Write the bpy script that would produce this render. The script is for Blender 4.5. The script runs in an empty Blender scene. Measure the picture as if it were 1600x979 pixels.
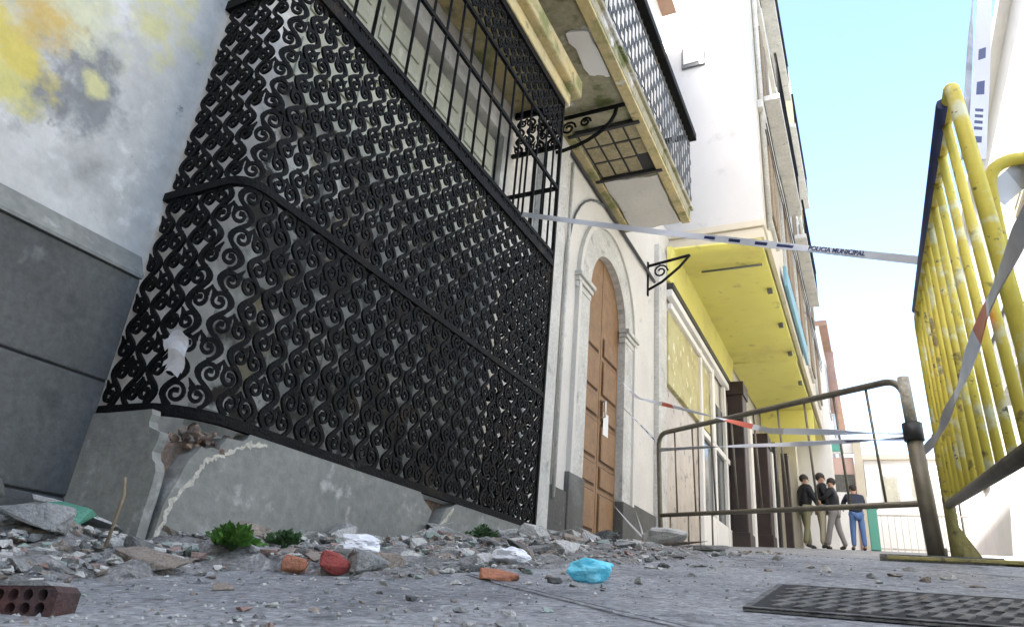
import bpy, bmesh, math, random
from mathutils import Vector, Matrix, noise
from mathutils.geometry import tessellate_polygon
random.seed(11)
R = math.radians
scene = bpy.context.scene
C = scene.collection
# ------------------------------------------------------------------ camera
cam_d = bpy.data.cameras.new("camera"); cam = bpy.data.objects.new("camera", cam_d); C.objects.link(cam)
cam_d.sensor_width = 36; cam_d.lens = 24.3; cam_d.clip_start = 0.02; cam_d.clip_end = 3000
Yc = Vector((583, -523, -1080)).normalized()
Zc = Vector((233, 2490, -1080)).normalized(); Zc = (Zc - Yc * Yc.dot(Zc)).normalized()
Xc = Yc.cross(Zc)
cam.matrix_world = Matrix((Xc, Yc, Zc)).to_4x4()
scene.camera = cam
# ------------------------------------------------------------------ light
S = Vector((-1.8, -5.2, 5.6)).normalized()
world = bpy.data.worlds.new("World"); scene.world = world; world.use_nodes = True
wn = world.node_tree; bg = wn.nodes["Background"]
sky = wn.nodes.new("ShaderNodeTexSky"); sky.sky_type = 'NISHITA'; sky.sun_disc = False
sky.sun_elevation = math.asin(S.z); sky.sun_rotation = math.atan2(S.x, S.y)
sky.air_density = 1.0; sky.dust_density = 3.0; sky.ozone_density = .6
hs = wn.nodes.new('ShaderNodeHueSaturation'); hs.inputs['Saturation'].default_value = 1.08
wn.links.new(sky.outputs[0], hs.inputs['Color']); wn.links.new(hs.outputs[0], bg.inputs[0]); bg.inputs[1].default_value = 0.15
sd = bpy.data.lights.new("sun", 'SUN'); sd.energy = 4.5; sd.angle = R(0.5); sd.color = (1, .95, .87)
sun = bpy.data.objects.new("sun", sd); C.objects.link(sun)
sun.rotation_euler = (-S).to_track_quat('-Z', 'Y').to_euler()
scene.view_settings.view_transform = 'Standard'; scene.view_settings.look = 'None'
scene.view_settings.gamma = 1; scene.view_settings.use_curve_mapping = False
scene.view_settings.exposure = 2.42
scene.render.engine = 'CYCLES'
scene.cycles.max_bounces = 8; scene.cycles.diffuse_bounces = 5

# ------------------------------------------------------------------ materials
def mat(name, col, rough=.8, var=None, scale=4.0, amt=.5, bump=.0, bscale=30.0, fine=0.0, metal=0.0, layers=(), transl=0.0, contrast=.18, spots=(), spec=.5):
    """procedural: base colour mixed with var by noise, more layers (colour, scale, threshold, width, detail), bump"""
    m = bpy.data.materials.new(name); m.use_nodes = True
    nt = m.node_tree; N = nt.nodes; L = nt.links
    b = N["Principled BSDF"]; b.inputs["Roughness"].default_value = rough; b.inputs["Metallic"].default_value = metal; b.inputs["Specular IOR Level"].default_value = spec
    geo = N.new("ShaderNodeNewGeometry")
    pos = geo.outputs["Position"]
    def noi(sc, det=6, off=0, ro=.6):
        n = N.new("ShaderNodeTexNoise"); n.inputs["Scale"].default_value = sc; n.inputs["Detail"].default_value = det
        n.inputs["Roughness"].default_value = ro
        mp = N.new("ShaderNodeMapping"); mp.inputs["Location"].default_value = (off, off * 1.7, off * .6)
        L.new(pos, mp.inputs[0]); L.new(mp.outputs[0], n.inputs["Vector"]); return n.outputs["Fac"]
    def ramp(src, lo, hi):
        r = N.new("ShaderNodeMapRange"); r.inputs[1].default_value = lo; r.inputs[2].default_value = hi
        r.clamp = True; L.new(src, r.inputs[0]); return r.outputs[0]
    def mix(f, a, c):
        x = N.new("ShaderNodeMix"); x.data_type = 'RGBA'
        if isinstance(f, float): x.inputs[0].default_value = f
        else: L.new(f, x.inputs[0])
        for sock, v in ((x.inputs[6], a), (x.inputs[7], c)):
            if isinstance(v, tuple): sock.default_value = (*v, 1) if len(v) == 3 else v
            else: L.new(v, sock)
        return x.outputs[2]
    cur = tuple(col)
    if var is not None:
        cur = mix(ramp(noi(scale), .5 - contrast, .5 + contrast), cur, tuple(var))
    k = 3.0
    for (lc, ls, lo, hi, det) in layers:
        k += 7.3
        cur = mix(ramp(noi(ls, det, k), lo, hi), cur, tuple(lc))
    for (sx, sy, sz, sr, sc) in spots:      # patches of old paint, ragged by noise
        k += 5.1
        ds = N.new("ShaderNodeVectorMath"); ds.operation = 'DISTANCE'; ds.inputs[1].default_value = (sx, sy, sz); L.new(pos, ds.inputs[0])
        ad = N.new("ShaderNodeMath"); ad.operation = 'MULTIPLY_ADD'; ad.inputs[1].default_value = sr * 6; L.new(noi(6.0, 8, k, .6), ad.inputs[0]); L.new(ds.outputs["Value"], ad.inputs[2])
        cur = mix(ramp(ad.outputs[0], sr * 4.5, sr * 3.5), cur, tuple(sc))
    if fine:
        mm = N.new("ShaderNodeMix"); mm.data_type = 'RGBA'; mm.blend_type = 'MULTIPLY'; mm.inputs[0].default_value = 1.0
        f = ramp(noi(bscale * 1.3, 4, 51), .3, .7)
        g = N.new("ShaderNodeMapRange"); g.inputs[3].default_value = 1 - fine; g.inputs[4].default_value = 1 + fine * .4
        L.new(f, g.inputs[0])
        cb = N.new("ShaderNodeCombineColor")
        for i in range(3): L.new(g.outputs[0], cb.inputs[i])
        if isinstance(cur, tuple): mm.inputs[6].default_value = (*cur, 1)
        else: L.new(cur, mm.inputs[6])
        L.new(cb.outputs[0], mm.inputs[7]); cur = mm.outputs[2]
    if isinstance(cur, tuple): b.inputs["Base Color"].default_value = (*cur, 1)
    else: L.new(cur, b.inputs["Base Color"])
    if bump:
        bp = N.new("ShaderNodeBump"); bp.inputs["Strength"].default_value = min(1, bump); bp.inputs["Distance"].default_value = .012 * max(1, bump)
        L.new(noi(bscale, 8, 19), bp.inputs["Height"]); L.new(bp.outputs[0], b.inputs["Normal"])
    if transl:
        t = N.new("ShaderNodeBsdfTranslucent"); ms = N.new("ShaderNodeMixShader"); ms.inputs[0].default_value = transl
        if isinstance(cur, tuple): t.inputs[0].default_value = (*cur, 1)
        else: L.new(cur, t.inputs[0])
        L.new(b.outputs[0], ms.inputs[1]); L.new(t.outputs[0], ms.inputs[2])
        L.new(ms.outputs[0], N["Material Output"].inputs[0])
    return m

M = {}
SPOTS = [(-2.35, .96, 1.62, .15, (.26, .26, .255)), (-2.35, .98, 1.47, .10, (.24, .24, .235)), (-2.35, .76, 1.56, .12, (.66, .54, .14)), (-2.35, .80, 1.76, .10, (.64, .46, .16)),
         (-2.35, 1.06, 1.61, .045, (.64, .60, .30)), (-2.35, 1.17, 2.06, .12, (.64, .60, .32)), (-2.35, .97, 1.90, .12, (.66, .64, .44)), (-2.35, .84, 1.42, .06, (.62, .56, .20))]
M['street'] = mat('street', (.215, .22, .222), .75, (.31, .312, .31), 3.0, bump=.9, bscale=45, fine=.55,
                  layers=[((.08, .085, .09), 9, .56, .66, 6), ((.46, .46, .45), 26, .60, .66, 4), ((.36, .36, .35), 1.3, .5, .7, 5), ((.17, .175, .18), 2.3, .54, .72, 8), ((.10, .10, .10), 55, .64, .70, 3), ((.60, .60, .58), 70, .66, .71, 3)])
M['plaster_grey'] = mat('plaster_grey', (.50, .485, .445), .9, (.64, .625, .58), 2.6, bump=.5, bscale=14, fine=.12,
                  layers=[((.30, .295, .27), 1.9, .55, .72, 8), ((.72, .70, .66), 4.5, .56, .66, 9),
                          ((.15, .15, .15), 11, .66, .74, 8)],
                  spots=SPOTS)
M['dado'] = mat('dado', (.115, .113, .103), .8, (.075, .075, .068), 2.2, bump=.5, bscale=30, fine=.25,
                  layers=[((.20, .20, .185), 6, .60, .72, 8), ((.05, .05, .05), 3, .62, .75, 8), ((.16, .165, .16), 1.3, .5, .66, 8)])
M['joint'] = mat('joint', (.04, .04, .04), .9)
M['plinth'] = mat('plinth', (.27, .27, .235), .85, (.19, .19, .17), 3.0, bump=.5, bscale=22, fine=.2,
                  layers=[((.40, .39, .36), 8, .60, .7, 7), ((.15, .15, .13), 5, .64, .75, 8)])
M['cream'] = mat('cream', (.62, .58, .48), .9, (.42, .39, .32), 20, bump=.8, bscale=60, fine=.3)
M['core'] = mat('core', (.30, .20, .14), .95, (.10, .09, .08), 14, bump=1, bscale=50, fine=.4)
M['white_wall'] = mat('white_wall', (.66, .64, .59), .9, (.58, .56, .52), 1.8, bump=.3, bscale=25, fine=.07,
                  layers=[((.40, .39, .36), 4.0, .64, .76, 8), ((.30, .29, .27), 9, .70, .78, 8)])
M['white_stone'] = mat('white_stone', (.62, .61, .57), .8, (.47, .47, .44), 4, bump=.6, bscale=25, fine=.2,
                  layers=[((.27, .275, .26), 5, .58, .72, 9), ((.16, .16, .15), 12, .66, .74, 8)])
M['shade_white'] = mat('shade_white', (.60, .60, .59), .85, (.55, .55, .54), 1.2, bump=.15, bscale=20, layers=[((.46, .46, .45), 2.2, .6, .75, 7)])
M['white_paint'] = mat('white_paint', (.80, .79, .76), .8, (.72, .71, .69), 1.2, bump=.15, bscale=20)
M['cream_wall'] = mat('cream_wall', (.62, .57, .46), .85, (.52, .48, .39), 1.2, bump=.2, bscale=20, layers=[((.40, .37, .30), 2, .62, .75, 6)])
M['pink_wall'] = mat('pink_wall', (.62, .44, .38), .85, (.55, .40, .34), 2)
M['ochre'] = mat('ochre', (.62, .50, .24), .9, (.50, .43, .26), 3.0, bump=.5, bscale=18, fine=.15,
                  layers=[((.26, .27, .11), 2.6, .52, .64, 7), ((.12, .12, .06), 6, .60, .72, 8), ((.72, .70, .62), 3.3, .62, .68, 6)])
M['mossy'] = mat('mossy', (.30, .29, .19), .95, (.42, .38, .27), 4.0, bump=.6, bscale=18, fine=.2,
                  layers=[((.13, .15, .05), 3.5, .52, .62, 7), ((.62, .61, .60), 2.2, .58, .63, 5)])
M['brick_tan'] = mat('brick_tan', (.42, .36, .22), .95, (.30, .26, .15), 12, bump=.8, bscale=40, fine=.3)
M['iron'] = mat('iron', (.003, .0032, .0034), .6, (.007, .0068, .0062), 6, bump=.8, bscale=80, spec=.12,
                  layers=[((.06, .042, .026), 1.7, .60, .74, 8), ((.06, .06, .05), 6, .66, .74, 8)])
M['iron_grey'] = mat('iron_grey', (.16, .17, .18), .5, (.09, .10, .11), 5, metal=.3, layers=[((.20, .15, .09), 7, .62, .7, 6)])
M['galv'] = mat('galv', (.14, .12, .09), .5, (.20, .18, .13), 14, metal=.4, bump=.3, bscale=60)
M['shutter'] = mat('shutter', (.50, .50, .40), .7, (.40, .41, .33), 5, bump=.3, bscale=30, fine=.1, layers=[((.62, .61, .52), 9, .58, .7, 7)])
M['old_frame'] = mat('old_frame', (.22, .225, .20), .8, (.42, .42, .38), 5, bump=.4, bscale=30, layers=[((.36, .36, .32), 7, .58, .68, 7)])
M['pane_bright_gaps'] = mat('pane_bright_gaps', (.05, .055, .05), .35, (.62, .63, .58), 2.3, contrast=.06, layers=[((.015, .015, .015), 5, .53, .58, 6), ((.30, .27, .18), 4, .56, .62, 6)])
M['pane_dark_gaps'] = mat('pane_dark_gaps', (.02, .022, .02), .35, (.40, .41, .37), 4.5, contrast=.06, layers=[((.012, .012, .012), 5, .50, .57, 6)])
M['wood'] = mat('wood', (.27, .15, .065), .6, (.18, .095, .04), 9, bump=.3, bscale=40, fine=.15)
M['wood_dark'] = mat('wood_dark', (.10, .045, .018), .6, (.05, .025, .012), 9)
M['brass'] = mat('brass', (.75, .72, .65), .3, metal=.8)
M['yellow_canopy'] = mat('yellow_canopy', (.92, .88, .32), .6, (.88, .83, .28), 1.5, transl=.35, bump=.4, bscale=4, layers=[((.74, .68, .26), 1.1, .52, .72, 8), ((.50, .46, .24), 4, .62, .76, 8)])
M['yellow_dirty'] = mat('yellow_dirty', (.36, .31, .10), .8, (.22, .19, .08), 12, bump=.5, bscale=60, layers=[((.10, .09, .06), 17, .55, .65, 7)])
M['yellow_old'] = mat('yellow_old', (.40, .37, .17), .7, (.50, .46, .24), 3, layers=[((.36, .31, .14), 3, .5, .66, 7), ((.70, .68, .50), 6, .58, .66, 7)])
M['yellow_paint'] = mat('yellow_paint', (.84, .70, .10), .65, (.74, .58, .08), 7, bump=.2, bscale=50,
                  layers=[((.30, .22, .07), 13, .60, .66, 8), ((.86, .84, .55), 9, .54, .64, 7), ((.16, .13, .08), 31, .64, .68, 7)])
M['navy'] = mat('navy', (.04, .07, .22), .5, (.06, .06, .12), 9)
M['black'] = mat('black', (.02, .02, .022), .5, (.04, .04, .04), 6)
M['blackbrown'] = mat('blackbrown', (.016, .010, .011), .5, (.04, .022, .02), 5)
M['marble'] = mat('marble', (.34, .29, .24), .4, (.48, .42, .35), 4, layers=[((.16, .13, .11), 6, .58, .66, 8)])
M['tape_white'] = mat('tape_white', (.80, .82, .86), .4, transl=.25)
M['tape_blue'] = mat('tape_blue', (.02, .03, .12), .4)
M['tape_red'] = mat('tape_red', (.75, .16, .10), .4)
M['tape_dark'] = mat('tape_dark', (.20, .21, .24), .5, (.42, .43, .46), 12)
M['tape_grey'] = mat('tape_grey', (.46, .46, .47), .4, (.56, .56, .57), 20, transl=.2)
M['paper'] = mat('paper', (.82, .82, .82), .8, (.70, .70, .72), 15)
M['teal'] = mat('teal', (.10, .35, .28), .6)
M['skyblue_paint'] = mat('skyblue_paint', (.13, .30, .40), .6, (.22, .40, .48), 1)
M['cyan'] = mat('cyan', (.10, .72, .90), .45, (.35, .85, .95), 12, transl=.3)
M['rub_grey'] = mat('rub_grey', (.36, .355, .33), .95, (.25, .25, .235), 18, bump=1, bscale=90, fine=.3)
M['rub_pale'] = mat('rub_pale', (.64, .62, .57), .95, (.46, .45, .41), 16, bump=1, bscale=90, fine=.25)
M['rub_brown'] = mat('rub_brown', (.36, .30, .24), .95, (.24, .20, .16), 20, bump=1, bscale=90, fine=.3)
M['rub_dark'] = mat('rub_dark', (.10, .10, .095), .95, (.19, .19, .17), 20, bump=1, bscale=90, fine=.3)
M['rub_pink'] = mat('rub_pink', (.46, .30, .25), .95, (.36, .25, .21), 16, bump=1, bscale=90, fine=.3)
M['rub_green'] = mat('rub_green', (.36, .42, .36), .9, (.26, .31, .27), 16, bump=.8, bscale=90, fine=.25)
M['terracotta'] = mat('terracotta', (.46, .19, .10), .9, (.36, .15, .09), 18, bump=.8, bscale=90, fine=.25)
M['red'] = mat('red', (.38, .07, .055), .8, (.28, .06, .05), 16, bump=.7, bscale=80, fine=.2)
M['red_dark'] = mat('red_dark', (.10, .04, .034), .9, (.06, .045, .04), 14, bump=.8, bscale=70, fine=.3)
M['green_tile'] = mat('green_tile', (.07, .30, .19), .5, (.10, .24, .17), 12, bump=.4, bscale=60, fine=.2)
M['stick'] = mat('stick', (.20, .14, .08), .9, (.30, .24, .16), 20, bump=.6, bscale=60)
M['leaf'] = mat('leaf', (.10, .23, .03), .7, (.05, .13, .02), 30, transl=.3)
M['leaf_dark'] = mat('leaf_dark', (.05, .11, .03), .7, (.03, .07, .02), 30)
M['grate'] = mat('grate', (.035, .035, .033), .75, (.20, .195, .18), 25, bump=.6, bscale=80, metal=.3)
M['pit'] = mat('pit', (.015, .015, .015), .95)
M['skin'] = mat('skin', (.50, .30, .21), .6)
M['hair'] = mat('hair', (.03, .022, .018), .7)
M['olive'] = mat('olive', (.22, .21, .12), .8); M['greytr'] = mat('greytr', (.26, .25, .25), .8)
M['jeans'] = mat('jeans', (.08, .16, .36), .8); M['navyjk'] = mat('navyjk', (.02, .026, .05), .8)
M['blackjk'] = mat('blackjk', (.015, .016, .02), .8); M['whiteshirt'] = mat('whiteshirt', (.75, .75, .75), .8)
M['roof'] = mat('roof', (.38, .24, .17), .9, (.30, .19, .14), 3)
M['khaki'] = mat('khaki', (.42, .38, .28), .8)
M['graffiti'] = mat('graffiti', (.10, .10, .12), .7)
M['glass_pane'] = mat('glass_pane', (.10, .12, .13), .15, (.05, .06, .06), 2)

# ------------------------------------------------------------------ helpers
def tag(o, label=None, cat=None, group=None, kind=None):
    if label: o['label'] = label
    if cat: o['category'] = cat
    if group: o['group'] = group
    if kind: o['kind'] = kind
    return o
def thing(name, label, cat, loc=(0, 0, 0), group=None):
    o = bpy.data.objects.new(name, None); C.objects.link(o); o.location = loc; o.empty_display_size = .1
    return tag(o, label, cat, group)
def obj(name, bm, m, parent=None, smooth=False, label=None):
    me = bpy.data.meshes.new(name)
    bmesh.ops.recalc_face_normals(bm, faces=bm.faces[:])
    if parent is not None:
        bm.transform(Matrix.Translation(-ploc(parent)))
    bm.to_mesh(me); bm.free()
    for q in (m if isinstance(m, (list, tuple)) else [m]): me.materials.append(q)
    if smooth:
        for p in me.polygons: p.use_smooth = True
    o = bpy.data.objects.new(name, me); C.objects.link(o)
    if parent is not None: o.parent = parent
    if label: o['label'] = label
    return o
def ploc(p):
    v = Vector(p.location)
    while p.parent is not None:
        p = p.parent; v = v + Vector(p.location)
    return v
def top(name, bm, m, label, cat, loc=None, group=None, smooth=False):
    """a thing that is one mesh, origin at loc"""
    if loc is not None: bm.transform(Matrix.Translation(-Vector(loc)))
    o = obj(name, bm, m, None, smooth)
    if loc is not None: o.location = loc
    return tag(o, label, cat, group)
def box(bm, x0, x1, y0, y1, z0, z1, mi=0, bevel=0):
    vs = [bm.verts.new((x, y, z)) for x in (x0, x1) for y in (y0, y1) for z in (z0, z1)]
    fs = [(0, 1, 3, 2), (4, 6, 7, 5), (0, 4, 5, 1), (2, 3, 7, 6), (0, 2, 6, 4), (1, 5, 7, 3)]
    out = []
    for f in fs:
        q = bm.faces.new([vs[i] for i in f]); q.material_index = mi; out.append(q)
    if bevel:
        es = list({e for q in out for e in q.edges})
        bmesh.ops.bevel(bm, geom=es, offset=bevel, segments=2, affect='EDGES', profile=.5)
    return vs
def boxb(x0, x1, y0, y1, z0, z1, bevel=0):
    bm = bmesh.new(); box(bm, x0, x1, y0, y1, z0, z1, 0, bevel); return bm
def prism(bm, pts, ax, a0, a1, mi=0, holes=()):
    """polygon (2D) extruded along axis ax (0=x:(y,z), 1=y:(x,z), 2=z:(x,y)) with holes"""
    def P(p, a): return {0: (a, p[0], p[1]), 1: (p[0], a, p[1]), 2: (p[0], p[1], a)}[ax]
    loops = [pts] + list(holes)
    flat = [p for l in loops for p in l]
    tris = tessellate_polygon([[Vector((p[0], p[1], 0)) for p in l] for l in loops])
    A = [bm.verts.new(P(p, a0)) for p in flat]; B = [bm.verts.new(P(p, a1)) for p in flat]
    for t in tris:
        for V in (A, B):
            try: f = bm.faces.new([V[i] for i in t]); f.material_index = mi
            except ValueError: pass
    k = 0
    for l in loops:
        n = len(l)
        for i in range(n):
            j = (i + 1) % n
            f = bm.faces.new((A[k + i], A[k + j], B[k + j], B[k + i])); f.material_index = mi
        k += n
def tube(bm, pts, r, n=8, cap=True, mi=0):
    pts = [Vector(p) for p in pts]; rings = []
    prev = None
    for i, p in enumerate(pts):
        d = (pts[min(i + 1, len(pts) - 1)] - pts[max(i - 1, 0)]).normalized()
        if prev is None:
            u = d.orthogonal().normalized()
        else:
            u = (prev - d * prev.dot(d)).normalized()
        prev = u; v = d.cross(u)
        rr = r[i] if isinstance(r, (list, tuple)) else r
        rings.append([bm.verts.new(p + (u * math.cos(2 * math.pi * k / n) + v * math.sin(2 * math.pi * k / n)) * rr) for k in range(n)])
    for a, b in zip(rings, rings[1:]):
        for k in range(n):
            f = bm.faces.new((a[k], a[(k + 1) % n], b[(k + 1) % n], b[k])); f.material_index = mi; f.smooth = n > 4
    if cap:
        bm.faces.new(rings[0][::-1]).material_index = mi; bm.faces.new(rings[-1]).material_index = mi
def tubeb(pts, r, n=8):
    bm = bmesh.new(); tube(bm, pts, r, n); return bm
def arc_corner(a, c, b, r, n=6):
    """points rounding the corner c between a and b"""
    a, c, b = Vector(a), Vector(c), Vector(b)
    u = (a - c).normalized(); v = (b - c).normalized()
    p, q = c + u * r, c + v * r
    return [p.lerp(c, t).lerp(c.lerp(q, t), t) for t in [i / n for i in range(n + 1)]]
def G(y):
    K = [(-60, -4.0), (-1, -.29), (0, -.15), (3.5, .3435), (5.8, .583), (19, 2.07), (26, 2.75), (60, 4.8), (600, 12)]
    for (a, za), (b, zb) in zip(K, K[1:]):
        if y <= b: return za + (zb - za) * (y - a) / (b - a)
    return K[-1][1]

# ------------------------------------------------------------------ ground
bm = bmesh.new()
ys = [-60, -20, -5, -1] + [i * .25 for i in range(0, 30)] + [8, 9, 10, 12, 14, 16, 19, 22, 26, 34, 45, 60, 120, 300, 600]
xs = [-400, -60, -12, -5, -3] + [-2.5 + .25 * i for i in range(0, 24)] + [4, 6, 12, 60, 400]
gv = [[bm.verts.new((x, y, G(y) + .006 * noise.noise(Vector((x * 1.7, y * 1.7, 0))))) for x in xs] for y in ys]
for i in range(len(ys) - 1):
    for j in range(len(xs) - 1):
        bm.faces.new((gv[i][j], gv[i][j + 1], gv[i + 1][j + 1], gv[i + 1][j]))
tag(obj('street', bm, M['street'], None, True), kind='structure')

# ================================================================== NEAR HOUSE
W = -2.35
house = thing('house', 'old grey plaster house with tall black wrought iron window cage and arched brown door', 'house', (W, 3, 0))
def arch(y0, y1, z0, zs, n=16):
    c = (y0 + y1) / 2; r = (y1 - y0) / 2
    return [(y0, z0), (y1, z0)] + [(c + r * math.cos(math.pi * k / n), zs + r * 1.05 * math.sin(math.pi * k / n)) for k in range(n + 1)]
DY0, DY1, DZ0, DZS = 6.02, 7.20, .62, 3.12
bm = bmesh.new()      # grey plaster part
prism(bm, [(-6, -1.2), (5.2, -1.2), (5.2, 9.8), (-6, 9.8)], 0, W - .45, W, holes=[[(1.78, .56), (3.98, .56), (3.98, 3.55), (1.78, 3.55)]])
obj('wall', bm, M['plaster_grey'], house, label='grey stained plaster wall with peeling ochre patches')
bm = bmesh.new()
prism(bm, [(5.2, -1.2), (8.95, -1.2), (8.95, 9.8), (5.2, 9.8)], 0, W - .45, W, holes=[arch(DY0, DY1, DZ0, DZS)])
obj('wall', bm, M['white_wall'], house, label='off white plaster wall round the arched door')
bm = bmesh.new(); box(bm, W - 7, W - .45, -6, 8.95, -1.2, 9.8)
obj('rear_wing', bm, M['white_wall'], house)
bm = bmesh.new(); prism(bm, [(W - 7.3, 9.8), (W + .25, 9.8), (W + .22, 9.95), (W - 3.5, 11.0), (W - 7.3, 9.95)], 1, -6.2, 8.95)
obj('roof', bm, M['roof'], house)
# dado of stone courses left of the window cage
bm = bmesh.new()
zt = [(-1.2, .215), (.222, .605), (.612, 1.0)]
for a, b_ in zt:
    for (ya, yb) in ((-6, -1.2), (-1.194, .35), (.356, 1.41)) if a != .222 else ((-6, -.4), (-.394, 1.41)):
        box(bm, W - .002, W + .045, ya, yb, a, b_, 0, .006)
obj('dado', bm, M['dado'], house, label='dark grey stone dado in three courses')
bm = bmesh.new(); box(bm, W - .002, W + .035, -6, 1.41, -1.2, 1.0)
obj('dado_joint', bm, M['joint'], house)
bm = bmesh.new(); prism(bm, [(W, 1.003), (W + .055, 1.003), (W + .055, 1.015), (W + .008, 1.10), (W, 1.105)], 1, -6, 1.41)
obj('string_course', bm, M['plinth'], house)
# low grey base of the white wall
obj('wall_base', boxb(W - .002, W + .03, 4.16, DY0 - .36, .2, 1.0, .004), M['dado'], house)
obj('wall_base', boxb(W - .002, W + .03, DY1 + .36, 8.95, .4, 1.22, .004), M['dado'], house)
# pilaster between cage and door
bm = bmesh.new(); box(bm, W - .002, W + .06, 4.62, 5.2, .2, 4.3, 0, .008)
obj('pilaster', bm, M['white_stone'], house)
bm = bmesh.new(); box(bm, W - .002, W + .07, 8.5, 8.9, .4, 5.0, 0, .01)
obj('pilaster', bm, M['white_stone'], house)
# door surround : ring moulding
def ring(y0, y1, zs, z0, w, n=20):
    c = (y0 + y1) / 2; r = (y1 - y0) / 2
    inn = [(c + r * math.cos(math.pi * k / n), zs + r * 1.05 * math.sin(math.pi * k / n)) for k in range(n + 1)]
    out = [(c + (r + w) * math.cos(math.pi * k / n), zs + (r + w) * 1.05 * math.sin(math.pi * k / n)) for k in range(n + 1)]
    return [(y1, z0)] + inn + [(y0, z0), (y0 - w, z0)] + out[::-1] + [(y1 + w, z0)]
surround = bpy.data.objects.new('door_surround', None)
bm = bmesh.new(); prism(bm, ring(DY0 + .001, DY1 - .001, DZS, .5, .30), 0, W - .12, W + .02)
so = obj('door_surround', bm, M['white_stone'], house, label='pale worn stone arch round the brown door')
bm = bmesh.new(); prism(bm, ring(DY0 - .30, DY1 + .30, DZS, .5, .06), 0, W - .01, W + .045)
obj('moulding', bm, M['white_wall'], so)
for ya, yb in ((DY0 - .385, DY0 + .004), (DY1 - .03, DY1 + .385)):
    bm = bmesh.new()
    for k, (za, zb, e) in enumerate(((2.98, 3.04, .0), (3.045, 3.09, .02), (3.095, 3.14, .045))):
        box(bm, W - .05, W + .03 + e, ya - e * .4, yb + e * .4, za, zb, 0, .006)
    obj('impost', bm, M['white_stone'], so)
    bm = bmesh.new(); box(bm, W - .05, W + .047, ya, yb, .45, 1.18, 0, .01)
    obj('base_block', bm, M['dado'], so)
bpy.data.objects.remove(surround)
bm = bmesh.new(); box(bm, W - .3, W + .12, DY0 - .1, DY1 + .1, .5, .70, 0, .01)
obj('doorstep', bm, M['dado'], house)
# door
door = bpy.data.objects.new('door', None); C.objects.link(door); door.parent = house; door.location = (0, 3.6, 0)
door['label'] = 'tall brown panelled wooden door under a round arch'
cy = (DY0 + DY1) / 2
for s in (0, 1):
    y0, y1 = (DY0 + .0, cy - .006) if s == 0 else (cy + .006, DY1 - .0)
    A = arch(DY0, DY1, .705, DZS)
    poly = [(min(max(y, y0), y1), z) for y, z in A]
    cl = []
    for p in poly:
        if not cl or (abs(p[0] - cl[-1][0]) + abs(p[1] - cl[-1][1])) > 1e-4: cl.append(p)
    # half arch outline
    c = cy; r = (DY1 - DY0) / 2
    if s == 0: pl = [(y0, .705), (y1, .705)] + [(c + r * math.cos(a), DZS + r * 1.05 * math.sin(a)) for a in [math.pi / 2 + .012 + (math.pi / 2 - .012) * k / 10 for k in range(11)]]
    else: pl = [(y0, .705), (y1, .705)] + [(c + r * math.cos(a), DZS + r * 1.05 * math.sin(a)) for a in [(math.pi / 2 - .012) * k / 10 for k in range(11)]]
    bm = bmesh.new(); prism(bm, pl, 0, W - .115, W - .065)
    leaf = obj('door_leaf', bm, M['wood'], door)
    bm = bmesh.new()
    z = .80
    for k in range(8):
        zz = z + (.36 if k % 2 == 0 else .20)
        if zz > 3.1: break
        vs = box(bm, W - .066, W - .045, y0 + .07, y1 - .07, z, zz, 0, .012)
        z = zz + .07
    obj('panel', bm, M['wood'], leaf)
    bm = bmesh.new(); z = .80
    for k in range(8):
        zz = z + (.36 if k % 2 == 0 else .20)
        if zz > 3.1: break
        box(bm, W - .067, W - .061, y0 + .055, y1 - .055, z - .015, zz + .015); z = zz + .07
    obj('panel_groove', bm, M['wood_dark'], leaf)
bm = bmesh.new(); tube(bm, [(W - .07, cy + .06, 1.95), (W - .01, cy + .06, 1.95), (W - .01, cy + .06, 2.12), (W - .07, cy + .06, 2.12)], .012)
obj('handle', bm, M['brass'], door)
bm = bmesh.new(); box(bm, W - .0445, W - .0425, cy + .10, cy + .26, 1.78, 2.02)
obj('notice', bm, M['paper'], door, label='small white paper notice on the door')
# cables on the wall
bm = bmesh.new()
pts = [(W + .02, 5.35, .9), (W + .02, 5.35, 3.2)] + [(W + .02, 6.67 - 1.3 * math.cos(a), 3.2 + 1.15 * math.sin(a)) for a in [math.pi * .5 * k / 10 for k in range(1, 11)]] 
tube(bm, pts, .012, 6)
obj('cable', bm, M['iron_grey'], house, label='grey cable bent round above the arch')
bm = bmesh.new(); tube(bm, [(W + .03, 4.3, 4.30), (W + .03, 8.4, 4.34)], .022, 6)
obj('cable', bm, M['black'], house, label='black cable under the balcony')
bm = bmesh.new(); tube(bm, [(W + .04, 5.32, .9), (W + .04, 5.32, 4.2)], .02, 6)
obj('drain_pipe', bm, M['white_stone'], house)
# window behind the cage
win = bpy.data.objects.new('window', None); C.objects.link(win); win.parent = house
bm = bmesh.new(); prism(bm, [(1.78, .56), (3.98, .56), (3.98, 3.55), (1.78, 3.55)], 0, W - .16, W - .10,
                        holes=[[(a, z0), (a + .46, z0), (a + .46, z1), (a, z1)] for a in (1.85, 2.38, 2.92, 3.45) for z0, z1 in ((.68, 1.3), (1.38, 2.25))])
obj('frame', bm, M['old_frame'], win)
obj('pane', boxb(W - .17, W - .14, 1.8, 2.60, .6, 2.3), M['pane_bright_gaps'], win); obj('pane', boxb(W - .17, W - .14, 2.602, 3.96, .6, 2.3), M['pane_dark_gaps'], win)  # gap brightness put into the pane colour: bright mottles left, darker right
for k in range(4):
    bm = bmesh.new(); a = 1.84 + k * .53
    box(bm, W - .098, W - .06, a, a + .52, 2.34, 3.5, 0, .008)
    for q in range(7): box(bm, W - .061, W - .045, a + .05, a + .47, 2.42 + q * .15, 2.53 + q * .15, 0, .006)
    obj('shutter', bm, M['shutter'], win, label='pale grey green wooden shutter')
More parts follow.
